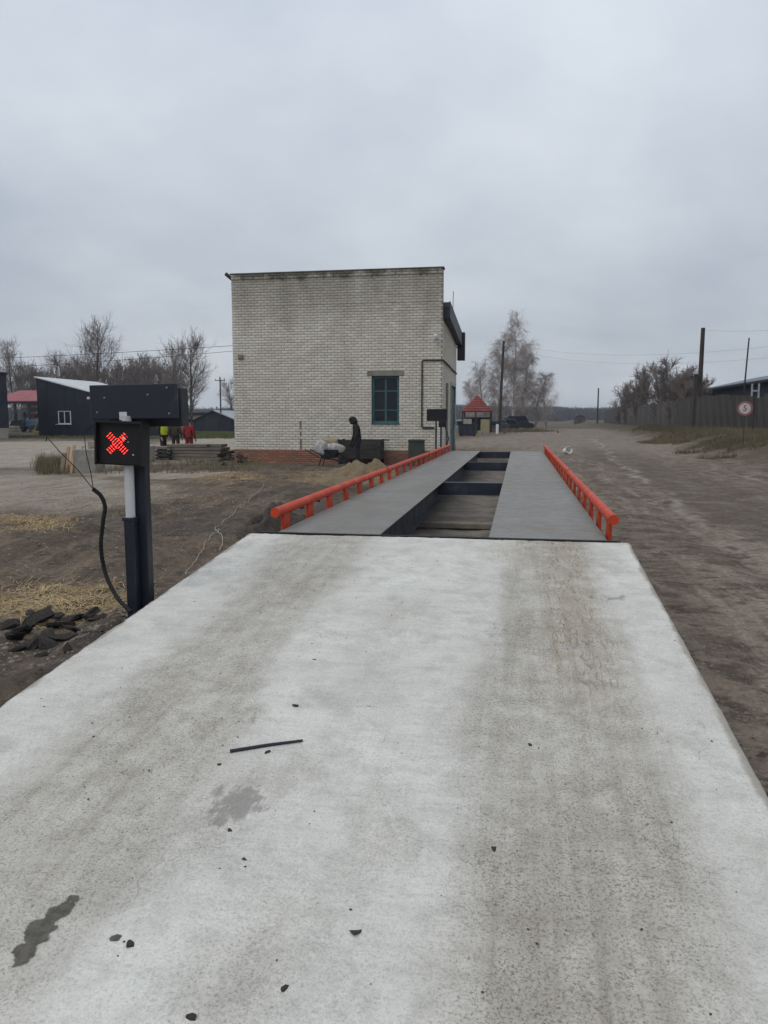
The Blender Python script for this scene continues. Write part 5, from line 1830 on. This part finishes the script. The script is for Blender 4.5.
# ------------------------------------------------------------------ heaps
def heap(name, label, cat, px, py, rx, ry, h, seed, mat, rough=0.35):
    c = on_ground(px, py)
    n = 44
    u = np.linspace(-1.25, 1.25, n)
    U, V = np.meshgrid(u, u)
    d = np.hypot(U, V) + (fbm(U * 2 + seed, V * 2, seed, 4) - 0.5) * 0.5
    Z = h * np.clip(1 - d * d, 0, 1) ** 0.9 * (1 + (fbm(U * 4, V * 4 + seed, seed + 3, 4) - 0.5) * rough * 2)
    X, Y = U * rx, V * ry
    base = gz(X + c.x, Y + c.y) - c.z
    o = grid_mesh(name, X, Y, np.where(d < 1, Z + base + 0.012, base - 0.05), mat)
    o.location = c
    return tag(o, label, cat)


STRAW = NT('straw_sand')
n1 = STRAW.noise(5, 6, 0.7)
n2 = STRAW.noise(26, 5, 0.7, STRAW.mapping(STRAW.coord(), (1, 2.5, 1)))
STRAW = STRAW.done(STRAW.mix(STRAW.rng(n2, 0.35, 0.65), STRAW.mix(STRAW.rng(n1, 0.35, 0.65), L(150, 130, 98), L(112, 96, 72)), L(88, 76, 60)), 0.95, STRAW.bump(n2, 0.8, 0.03))
SOIL = NT('dark_soil')
n1 = SOIL.noise(4, 6, 0.7)
n2 = SOIL.noise(22, 5, 0.7)
SOIL = SOIL.done(SOIL.mix(SOIL.rng(n2, 0.35, 0.65), SOIL.mix(SOIL.rng(n1, 0.35, 0.65), L(88, 77, 66), L(62, 54, 46)), L(46, 41, 36)), 0.95, SOIL.bump(n2, 0.9, 0.04))
heap('straw_heap', 'straw coloured heap beside the red rail, right of the wheelbarrow', 'heap', 366, 476, 1.1, 0.9, 0.40, 3, STRAW, 0.7)
heap('straw_heap', 'smaller straw coloured heap by the green box', 'heap', 398, 462, 1.0, 0.8, 0.36, 5, STRAW, 0.7)
heap('straw_heap', 'low spread of straw left of the wheelbarrow heap', 'heap', 336, 484, 1.1, 0.8, 0.14, 9, STRAW)
heap('soil_heap', 'dark soil heap in front of the crate', 'heap', 350, 468, 0.8, 0.4, 0.13, 12, SOIL)
heap('soil_heap', 'dark soil heap against the near end of the left rail', 'heap', 277, 531, 0.5, 1.0, 0.30, 15, SOIL, 0.9)


def rock(seed, r, flat=0.6):
    """a broken, angular lump: a split block with knocked-off corners"""
    bm = bmesh.new()
    bmesh.ops.create_cube(bm, size=1.7)
    bmesh.ops.subdivide_edges(bm, edges=bm.edges, cuts=1, use_grid_fill=True)
    R_ = random.Random(seed)
    for v in bm.verts:
        v.co += Vector((R_.uniform(-0.14, 0.14), R_.uniform(-0.14, 0.14), R_.uniform(-0.14, 0.14)))
        v.co.z *= flat
    for k in range(5):
        n_ = Vector((R_.uniform(-1, 1), R_.uniform(-1, 1), R_.uniform(-0.5, 0.8))).normalized()
        d_ = R_.uniform(0.6, 0.85) * (flat + (1 - flat) * (1 - abs(n_.z)))
        for v in bm.verts:
            e = v.co.dot(n_) - d_
            if e > 0:
                v.co -= n_ * e
    bmesh.ops.scale(bm, vec=(r, r, r), verts=bm.verts)
    me = bpy.data.meshes.new('rock_src')
    bm.to_mesh(me)
    bm.free()
    return me


ASPH = simple('broken_asphalt', L(74, 68, 62), L(44, 40, 37), 9, 0.92, 0.9, 0.03, dirt=L(100, 90, 78), dscale=6)
rocks = []
for k in range(8):
    me = rock(50 + k, 1.0, 0.42)
    me.materials.append(ASPH)
    rocks.append(me)
R_ = random.Random(21)
spots = [(38, 624, .115), (60, 628, .10), (24, 634, .10), (46, 638, .09), (72, 622, .11), (86, 619, .09), (14, 640, .09), (32, 646, .08), (48, 648, .085), (62, 640, .08), (76, 632, .07),
         (94, 621, .06), (104, 618, .05), (20, 650, .06), (56, 618, .07), (28, 616, .07), (8, 628, .08), (68, 650, .045), (88, 634, .04), (42, 656, .05)]
own = {0: 'largest asphalt chunk, at the top of the pile left of the ramp', 1: 'broad asphalt chunk in the middle of the pile nearest the hose side', 2: 'large asphalt chunk at the left of the pile', 4: 'asphalt chunk at the back right of the pile',
       5: 'flat asphalt chunk at the right end of the pile', 6: 'asphalt chunk at the front left of the pile', 8: 'front asphalt chunk in the middle of the pile', 16: 'asphalt chunk at the far left edge of the photo',
       12: 'smallest asphalt chunk trailing off to the right of the pile', 19: 'asphalt chunk lying nearest the camera in front of the pile'}
for k, (px, py, r) in enumerate(spots):
    p = on_ground(px, py)
    o = bpy.data.objects.new('asphalt_chunk', rocks[k % 8])
    COL.objects.link(o)
    o.location = p + Vector((0, 0, r * 0.3))
    o.rotation_euler = (R_.uniform(-0.5, 0.5), R_.uniform(-0.5, 0.5), R_.uniform(0, 6.3))
    o.scale = (r * R_.uniform(1.1, 1.6), r * R_.uniform(0.8, 1.1), r * R_.uniform(0.6, 0.9))
    tag(o, own.get(k, 'small chunk of broken dark asphalt in the pile left of the ramp'), 'asphalt chunk', 'broken asphalt pile left of the ramp')
for k, (px, py, r) in enumerate([(268, 533, .09), (276, 536, .08), (262, 537, .07), (290, 529, .07), (258, 533, .05), (302, 520, .06), (316, 512, .06)]):
    p = on_ground(px, py)
    o = bpy.data.objects.new('soil_clod', rocks[(k + 3) % 8])
    COL.objects.link(o)
    o.location = p + Vector((0, 0, 0.2 + r * 0.3))
    o.rotation_euler = (R_.uniform(-0.4, 0.4), R_.uniform(-0.4, 0.4), R_.uniform(0, 6.3))
    o.scale = (r * 1.2, r, r)
    tag(o, 'dark lump on the soil heap beside the near end of the left rail', 'soil lump', 'lumps beside the left rail')

# mud clods and the rod on the ramp
def S_(px, py):
    d = ray(px, py)
    n_ = np.array([0, -SL, 1.0])
    k = DECK - SL * Y0
    return Vector(CAM + d * ((k - n_ @ CAM) / (n_ @ d)))


MUD = simple('dried_mud', L(74, 68, 60), L(54, 49, 43), 30, 0.95, 0.7, 0.005)
mud_me = []
for k in range(4):
    me = rock(80 + k, 1.0, 0.4)
    me.materials.append(MUD)
    mud_me.append(me)
for k, (px, py, r, lab) in enumerate([
        (295, 706, .017, 'mud clod on the ramp above the right end of the rod'), (267, 753, .015, 'mud clod lying just under the rod'),
        (230, 831, .012, 'small mud clod below the grey smudge on the ramp'), (357, 933, .016, 'mud clod low in the middle of the ramp'),
        (131, 944, .014, 'mud clod right of the wet patch'), (191, 1017, .014, 'mud clod at the bottom edge of the ramp'),
        (284, 989, .012, 'grey speck of mud low on the ramp'), (245, 860, .009, 'tiny mud crumb in the middle left of the ramp'),
        (220, 765, .009, 'tiny mud crumb under the left end of the rod'), (530, 745, .012, 'mud crumb in the dirty right wheel track'),
        (314, 660, .011, 'mud crumb in the upper middle of the ramp'), (494, 850, .011, 'dark crumb at the edge of the right wheel track')]):
    p = S_(px, py)
    o = bpy.data.objects.new('mud_clod', mud_me[k % 4])
    COL.objects.link(o)
    o.location = p + Vector((0, 0, r * 0.25))
    o.rotation_euler = (0, 0, k * 1.3)
    o.scale = (r * 1.25, r, r)
    tag(o, lab, 'mud clod', 'mud clods on the ramp')
a, b = S_(230, 753), S_(305, 742)
rod = MB().tube([(0, 0, 0), (b - a) * 0.5 + Vector((0, 0.004, 0.001)), (b - a) * 0.97], [0.0075, 0.007, 0.0055], 8)
tag(rod.build('metal_rod', DARK, None, True, loc=a + Vector((0, 0, 0.009))), 'thin dark rod lying across the ramp', 'rod')

# ------------------------------------------------------------------ bucket, string
def lay(pix, h):
    """a cord laid over the ground: dense points, each on the soil below it"""
    px = np.array([q[0] for q in pix], float); py = np.array([q[1] for q in pix], float)
    t = np.linspace(0, len(pix) - 1, len(pix) * 10)
    x, y = on_ground_many(np.interp(t, np.arange(len(pix)), px), np.interp(t, np.arange(len(pix)), py))
    k = np.ones(5) / 5
    xs_, ys_ = np.convolve(np.pad(x, 2, 'edge'), k, 'valid'), np.convolve(np.pad(y, 2, 'edge'), k, 'valid')
    z = gz(xs_, ys_) + h
    return [Vector(q) for q in zip(xs_, ys_, z)]


bp = on_ground(567, 454)
bk = thing('plastic_bucket', 'white plastic bucket lying on the road right of the red rail', 'bucket', bp, rad(25))
bk.scale = (1.3, 1.3, 1.3)
Mb = Matrix.Translation((0, 0, 0.13)) @ Matrix.Rotation(rad(78), 4, 'X')
m = MB().lathe([(0.105, -0.15), (0.13, 0.13), (0.14, 0.13), (0.14, 0.15), (0.125, 0.15), (0.1, -0.13), (0.01, -0.135)], 20, Mb)
m.build('pail', simple('bucket_white', L(232, 230, 224), L(216, 214, 206), 4, 0.5), bk, True)
MB().tube([Mb @ Vector((0.14 * math.cos(t), 0.12 * math.sin(t) , 0.14 + 0.02 * math.sin(t))) for t in np.linspace(0, math.pi, 12)], 0.005, 6).build('handle', DARK, bk)
pts = lay(((196, 574), (184, 577), (196, 563), (206, 545), (212, 537), (222, 532), (214, 530), (228, 520), (244, 506), (258, 494), (264, 486)), 0.03)
c0 = pts[0].copy()
tag(MB().tube([p - c0 for p in pts], 0.0045, 6).build('loose_string', simple('pale_string', L(170, 164, 152), None, 8, 0.9), None, True, loc=c0), 'pale string lying loose on the dirt left of the ramp', 'string')
pts = lay(((214, 530), (222, 538), (223, 545), (219, 553)), 0.032)
c0 = pts[0].copy()
tag(MB().tube([p - c0 for p in pts], 0.0045, 6).build('loose_string', bpy.data.materials['pale_string'], None, True, loc=c0), 'short curled piece of pale string near the ramp corner', 'string')

# ------------------------------------------------------------------ timber, blocks and rubble at the left
TIM = simple('grey_timber', L(120, 112, 102), L(88, 82, 74), 2.0, 0.95, 0.4, 0.01, stretch=(0.5, 3, 3))
PINE = simple('fresh_plank', L(176, 142, 104), L(146, 114, 82), 2.0, 0.9, 0.2, 0.005, stretch=(3, 3, 0.5))
ty = 29.5
a, b = XY(168, ty), XY(219, ty)
g = gzs((a + b) / 2, ty)
st = thing('timber_stack', 'stack of long grey planks in front of the standing people', 'planks', ((a + b) / 2, ty, g))
zt_ = YP(190, 444, ty).z - g
rr = random.Random(9)
nl = 5
for k in range(nl):
    z0, z1 = zt_ * k / nl, zt_ * (k + 1) / nl - 0.018
    d0 = rr.uniform(-0.12, 0.12)
    for j in range(3):
        MB().span((a - (a + b) / 2 + d0 + rr.uniform(-.05, .05), j * 0.34, z0), (b - (a + b) / 2 + d0 - (0.5 if k == nl - 1 and j == 0 else 0), j * 0.34 + 0.32, z1)).build('plank', TIM, st, bevel=0.008)
for dx in (-0.9, 0.9):
    MB().span((dx - 0.05, -0.02, -0.1), (dx + 0.05, 1.0, -0.001)).build('bearer', TIM, st)
a, b = XY(148, ty - 0.4), XY(167, ty - 0.4)
g = gzs((a + b) / 2, ty - 0.4)
st = thing('timber_stack', 'short dark stack of boards left of the long grey planks', 'planks', ((a + b) / 2, ty - 0.4, g))
for k in range(4):
    MB().span(((a - b) / 2 + 0.04 * k, 0, 0.15 * k), ((b - a) / 2 - 0.05 * (k % 2), 0.9, 0.15 * k + 0.1)).build('plank', DWOOD if k < 3 else TIM, st, bevel=0.008)
    if k < 3:
        MB().span(((a - b) / 2 + 0.2, 0.3, 0.15 * k + 0.1005), ((a - b) / 2 + 0.3, 0.6, 0.15 * k + 0.1495)).build('spacer', TIM, st)
# concrete blocks
for k, (p0, p1, top, bot, lab) in enumerate(((73, 96, 449.5, 473, 'grey concrete block behind the leaning planks'), (88, 101, 441, 460, 'pale concrete block left of the signal box, behind the others'), (137, 149, 446, 462, 'concrete block just right of the signal box'))):
    q = on_ground((p0 + p1) / 2, bot)
    x0, x1 = XY(p0, q.y), XY(p1, q.y)
    zt_ = YP((p0 + p1) / 2, top, q.y).z - q.z
    root = thing('concrete_block', lab, 'concrete block', q)
    w_ = (x1 - x0) / 2
    MB().span((-w_, 0, -0.1), (w_, 0.6, zt_)).build('block', CBASE if k else CONC, root, bevel=0.03, seg=2)
    for s_ in (-0.4, 0.4):
        MB().tube([(s_ * w_ - 0.06, 0.3, zt_ - 0.02), (s_ * w_ - 0.05, 0.3, zt_ + 0.07), (s_ * w_ + 0.05, 0.3, zt_ + 0.07), (s_ * w_ + 0.06, 0.3, zt_ - 0.02)], 0.012, 6).build('lifting_loop', PIPE, root)
for k, (p0, p1, tp0, mt, lab) in enumerate(((60, 66, 453, TIM, 'grey plank leaning at the left of the two fresh planks'), (65, 69, 447, PINE, 'fresh pine plank leaning on the concrete block, left one'), (71, 74.5, 445, PINE, 'fresh pine plank leaning on the concrete block, right one'))):
    q = on_ground((p0 + p1) / 2 - 1.5, 473)
    t_ = YP((p0 + p1) / 2 + 1.5, tp0, q.y + 0.18)
    v_ = t_ - q
    ln = v_.length
    w_ = (p1 - p0) / F * q.y * 0.95
    o = MB().span((-w_ / 2, -0.02, -0.05), (w_ / 2, 0.02, ln)).build('leaning_plank', mt, None, bevel=0.004, loc=q)
    o.rotation_euler = v_.to_track_quat('Z', 'Y').to_euler()
    tag(o, lab, 'plank')
BRK = simple('loose_brick', L(128, 84, 70), L(100, 68, 58), 8, 0.95, 0.4, 0.01)
for k in range(26):
    px, py = R_.uniform(218, 247), R_.uniform(455, 466)
    p = on_ground(px, py)
    r = R_.uniform(0.07, 0.2)
    o = bpy.data.objects.new('rubble_piece', rocks[k % 8])
    COL.objects.link(o)
    o.location = p + Vector((0, 0, r * 0.4 + (0.2 if k % 3 == 0 else 0)))
    o.rotation_euler = (R_.uniform(-0.5, 0.5), R_.uniform(-0.5, 0.5), R_.uniform(0, 6.3))
    o.scale = (r * 1.4, r, r)
    tag(o, 'piece of rubble at the left foot of the brick building', 'rubble', 'rubble beside the brick building')


# ------------------------------------------------------------------ grass and weeds, loose stones
def tufts(name, label, pts, h, blades, seed, mat, lean=0.5, w=0.012):
    R = np.random.RandomState(seed)
    V = []
    zz = gz(np.array([q[0] for q in pts]), np.array([q[1] for q in pts]))
    for (x, y, k), z in zip(pts, zz):
        n = max(3, int(blades * k))
        bx = x + R.normal(0, 0.12, n)
        by = y + R.normal(0, 0.12, n)
        hh = h * k * R.uniform(0.4, 1.15, n)
        a_ = R.uniform(0, 6.28, n)
        ln = hh * lean * R.uniform(0.1, 1, n)
        ww = w * R.uniform(0.6, 1.5, n)
        p0 = np.stack([bx - np.sin(a_) * ww, by + np.cos(a_) * ww, np.full(n, z - 0.02)], 1)
        p1 = np.stack([bx + np.sin(a_) * ww, by - np.cos(a_) * ww, np.full(n, z - 0.02)], 1)
        p2 = np.stack([bx + np.cos(a_) * ln, by + np.sin(a_) * ln, z + hh], 1)
        V.append(np.stack([p0, p1, p2], 1).reshape(-1, 3))
    V = np.concatenate(V)
    o = fast_mesh(name, V, np.arange(len(V)).reshape(-1, 3), 3, mat)
    return tag(o, label, 'grass', kind='stuff')


DRYG = simple('dry_weeds', L(116, 104, 82), L(84, 78, 58), 0.8, 0.95)
GRNG = simple('green_grass', L(96, 104, 62), L(78, 84, 52), 0.6, 0.95)
R = np.random.RandomState(5)
pts = []
for i in range(1500):
    q = R.uniform(0, FLEN[2] + 30)
    x, y = fence_at(q)
    x, y = x - abs(R.normal(0, 0.7)) - 0.1, y - abs(R.normal(0, 0.9)) - 0.1
    pts.append((x, y, R.uniform(0.4, 1.6)))
wy_ = R.uniform(33, 61, 9000)
wx_ = 9.2 + 0.04 * (wy_ - 40) + R.uniform(-0.9, 10.5, 9000) ** 1.0
den = fbm(wx_ * 0.45, wy_ * 0.3, 88, 4) + 0.10 * np.clip((wx_ - 10.5) / 2, -1, 1)
ok = (den > 0.50) & (wx_ < np.interp(wy_, [53.5, 56.5, 60.0], [22.5, 17.6, 13.75]) - 0.1) & (wx_ < 0.71 + 0.34 * wy_)
pts += [(a_, b_, c_) for a_, b_, c_ in zip(wx_[ok], wy_[ok], R.uniform(0.25, 1.0, ok.sum()))]
tufts('dry_weeds', 'dry brown weeds along the foot of the board fence', pts, 0.26, 13, 6, DRYG, w=0.016)
pts = []
for i in range(700):
    px, y = R.normal(512, 17), R.normal(108, 5)
    pts.append((XY(px, y), y, R.uniform(0.5, 1.6)))
tufts('dry_weeds', 'dry grass under the birches', pts, 0.34, 10, 7, DRYG, w=0.03)
pts = []
for i in range(900):
    px, y = R.uniform(-10, 240), R.uniform(62, 68)
    pts.append((XY(px, y), y, R.uniform(0.3, 1.0)))
for i in range(900):
    px, y = R.uniform(185, 240), R.uniform(66, 98)
    pts.append((XY(px, y), y, R.uniform(0.3, 1.0)))
tufts('grass_strip', 'strip of short green grass before the dark sheds', pts, 0.22, 14, 8, GRNG, w=0.03)
pts = []
for i in range(420):
    px, py = R.uniform(100, 260), R.uniform(462, 474)
    p = G(px, py)
    pts.append((p.x, p.y, R.uniform(0.3, 1.0)))
for i in range(120):
    px, py = R.uniform(40, 66), R.uniform(462, 475)
    p = G(px, py)
    pts.append((p.x, p.y, R.uniform(0.8, 2.2)))
for i in range(60):
    pts.append((BX1 + 0.2 + abs(R.normal(0, 0.25)), R.uniform(29, 37), R.uniform(0.5, 1.6)))
tufts('dry_weeds', 'thin dry weeds among the blocks and planks on the left', pts, 0.24, 12, 9, DRYG, w=0.008)


def stones(name, label, gen, n, seed, mat):
    """loose grit on the ground: small faceted stones, too many to count"""
    R = np.random.RandomState(seed)
    base = np.array([(1, 0, 0), (0, 1, 0), (-1, 0, 0), (0, -1, 0), (0, 0, 1), (0.5, 0.5, 0.6)])
    fc = np.array([(0, 1, 5), (0, 5, 4), (5, 1, 4), (1, 2, 4), (2, 3, 4), (3, 0, 4)])
    xs, ys, rs_ = gen(R, n)
    zs = gz(xs, ys)
    a_ = R.uniform(0, 6.28, len(xs))
    c, s_ = np.cos(a_), np.sin(a_)
    B = base[None] * np.stack([rs_ * R.uniform(0.8, 1.4, len(xs)), rs_ * R.uniform(0.6, 1.0, len(xs)), rs_ * R.uniform(0.4, 0.8, len(xs))], 1)[:, None, :]
    B = B + R.normal(0, 0.12, B.shape) * rs_[:, None, None]
    X = B[..., 0] * c[:, None] - B[..., 1] * s_[:, None] + xs[:, None]
    Y = B[..., 0] * s_[:, None] + B[..., 1] * c[:, None] + ys[:, None]
    Z = B[..., 2] + zs[:, None] - rs_[:, None] * 0.15
    V = np.stack([X, Y, Z], -1).reshape(-1, 3)
    f = (fc[None] + (np.arange(len(xs)) * 6)[:, None, None]).reshape(-1, 3)
    return tag(fast_mesh(name, V, f, 3, mat), label, 'stones', kind='stuff')


def gen_left(R, n):
    px, py = R.uniform(-10, 300, n), 455 + 230 * R.uniform(0, 1, n) ** 1.3
    p = np.array([G(a_, b_)[:2] for a_, b_ in zip(px, py)])
    r_ = 0.006 + 0.022 * R.uniform(0, 1, n) ** 4
    k = (p[:, 0] < -1.95)
    return p[k, 0], p[k, 1], r_[k]


def gen_right(R, n):
    px, py = R.uniform(560, 790, n), 445 + 380 * R.uniform(0, 1, n) ** 1.5
    p = np.array([G(a_, b_)[:2] for a_, b_ in zip(px, py)])
    r_ = 0.005 + 0.016 * R.uniform(0, 1, n) ** 4
    k = (p[:, 0] > 1.8)
    return p[k, 0], p[k, 1], r_[k]


def gen_edge(R, n):
    y = R.uniform(2.5, 24, n)
    x = np.where(R.rand(n) < 0.75, -1.86 - np.abs(R.normal(0, 0.22, n)), 1.76 + np.abs(R.normal(0, 0.1, n)))
    return x, y, 0.008 + 0.04 * R.uniform(0, 1, n) ** 3


STN = simple('grit_stone', L(128, 120, 110), L(84, 77, 69), 1.5, 0.95)
CLOD = simple('soil_crumb', L(76, 67, 58), L(52, 46, 40), 1.5, 0.95)
stones('loose_grit', 'loose stones and crumbs scattered over the dirt left of the ramp', gen_left, 9000, 31, STN)
stones('loose_grit', 'loose stones scattered over the road right of the ramp', gen_right, 7000, 32, STN)
stones('soil_crumbs', 'dark soil crumbs along the foot of the ramp and bridge', gen_edge, 2600, 33, CLOD)

R = np.random.RandomState(77)
n = 1500
cx_ = R.uniform(SX0 + 0.05, SX1 - 0.05, n)
cy_ = 1.4 + 5.4 * R.rand(n) ** 1.2
tr_w = np.where(((cx_ > 0.5) & (cx_ < 1.35)) | ((cx_ > -1.4) & (cx_ < -0.5)), 1.0, 0.4)
ok = R.rand(n) < tr_w
cx_, cy_ = cx_[ok], cy_[ok]
n = len(cx_)
rr_ = 0.0012 + 0.0045 * R.rand(n) ** 4
base = np.array([(1, 0, 0), (0, 1, 0), (-1, 0, 0), (0, -1, 0), (0, 0, 0.8)])
fc = np.array([(0, 1, 4), (1, 2, 4), (2, 3, 4), (3, 0, 4)])
a_ = R.uniform(0, 6.28, n)
Bv = base[None] * rr_[:, None, None] * R.uniform(0.7, 1.4, (n, 5, 1))
V = np.stack([Bv[..., 0] * np.cos(a_)[:, None] - Bv[..., 1] * np.sin(a_)[:, None] + cx_[:, None], Bv[..., 0] * np.sin(a_)[:, None] + Bv[..., 1] * np.cos(a_)[:, None] + cy_[:, None], Bv[..., 2] + slab_z(cy_)[:, None] + 0.002], -1).reshape(-1, 3)
tag(fast_mesh('grit_crumbs', V, (fc[None] + (np.arange(n) * 5)[:, None, None]).reshape(-1, 3), 3, CLOD), 'fine dark crumbs of dirt scattered over the concrete ramp', 'crumbs', kind='stuff')

# loose straw lying over the sandy patches
R = np.random.RandomState(61)
spx, spy = [], []
for (cx, cy, rx, ry, n) in ((50, 602, 85, 20, 2000), (35, 524, 42, 9, 900), (232, 479, 36, 5, 700), (345, 478, 62, 8, 1500), (150, 500, 110, 18, 700)):
    spx.append(R.normal(cx, rx * 0.5, n)); spy.append(R.normal(cy, ry * 0.5, n))
sx_, sy_ = on_ground_many(np.concatenate(spx), np.concatenate(spy))
ok = (sx_ < -1.95) & (sy_ < 28)
sx_, sy_ = sx_[ok], sy_[ok]
n = len(sx_)
a_ = R.uniform(0, 6.28, n)
ln = R.uniform(0.03, 0.12, n) * (1 + sy_ * 0.02)
ww = 0.0018 * (1 + sy_ * 0.08)
ex, ey = np.cos(a_) * ln, np.sin(a_) * ln
z0_ = gz(sx_, sy_) + R.uniform(0.004, 0.02, n)
z1_ = gz(sx_ + ex, sy_ + ey) + R.uniform(0.004, 0.035, n)
q0 = np.stack([sx_ - np.sin(a_) * ww, sy_ + np.cos(a_) * ww, z0_], 1)
q1 = np.stack([sx_ + np.sin(a_) * ww, sy_ - np.cos(a_) * ww, z0_], 1)
q2 = np.stack([sx_ + ex + np.sin(a_) * ww, sy_ + ey - np.cos(a_) * ww, z1_ + 0.003], 1)
q3 = np.stack([sx_ + ex - np.sin(a_) * ww, sy_ + ey + np.cos(a_) * ww, z1_ + 0.003], 1)
V = np.stack([q0, q1, q2, q3], 1).reshape(-1, 3)
tag(fast_mesh('loose_straw', V, np.arange(len(V)).reshape(-1, 4), 4, simple('straw_stalk', L(178, 156, 116), L(138, 118, 86), 3, 0.9)), 'loose straw scattered over the dirt left of the ramp and rail', 'straw', kind='stuff')

# ------------------------------------------------------------------ haze
hz = bpy.data.materials.new('pale_air')
hz.use_nodes = True
t_ = hz.node_tree
t_.nodes.clear()
ho = t_.nodes.new('ShaderNodeOutputMaterial')
hv = t_.nodes.new('ShaderNodeVolumePrincipled')
hv.inputs['Color'].default_value = (0.86, 0.91, 1.0, 1)
hv.inputs['Density'].default_value = 0.00035
hv.inputs['Anisotropy'].default_value = 0.2
t_.links.new(hv.outputs[0], ho.inputs['Volume'])
m = MB().span((-3050, -30, -2.0), (3050, 3550, 26))
tag(m.build('haze', hz), 'thin pale haze over the whole yard', 'haze', kind='stuff')
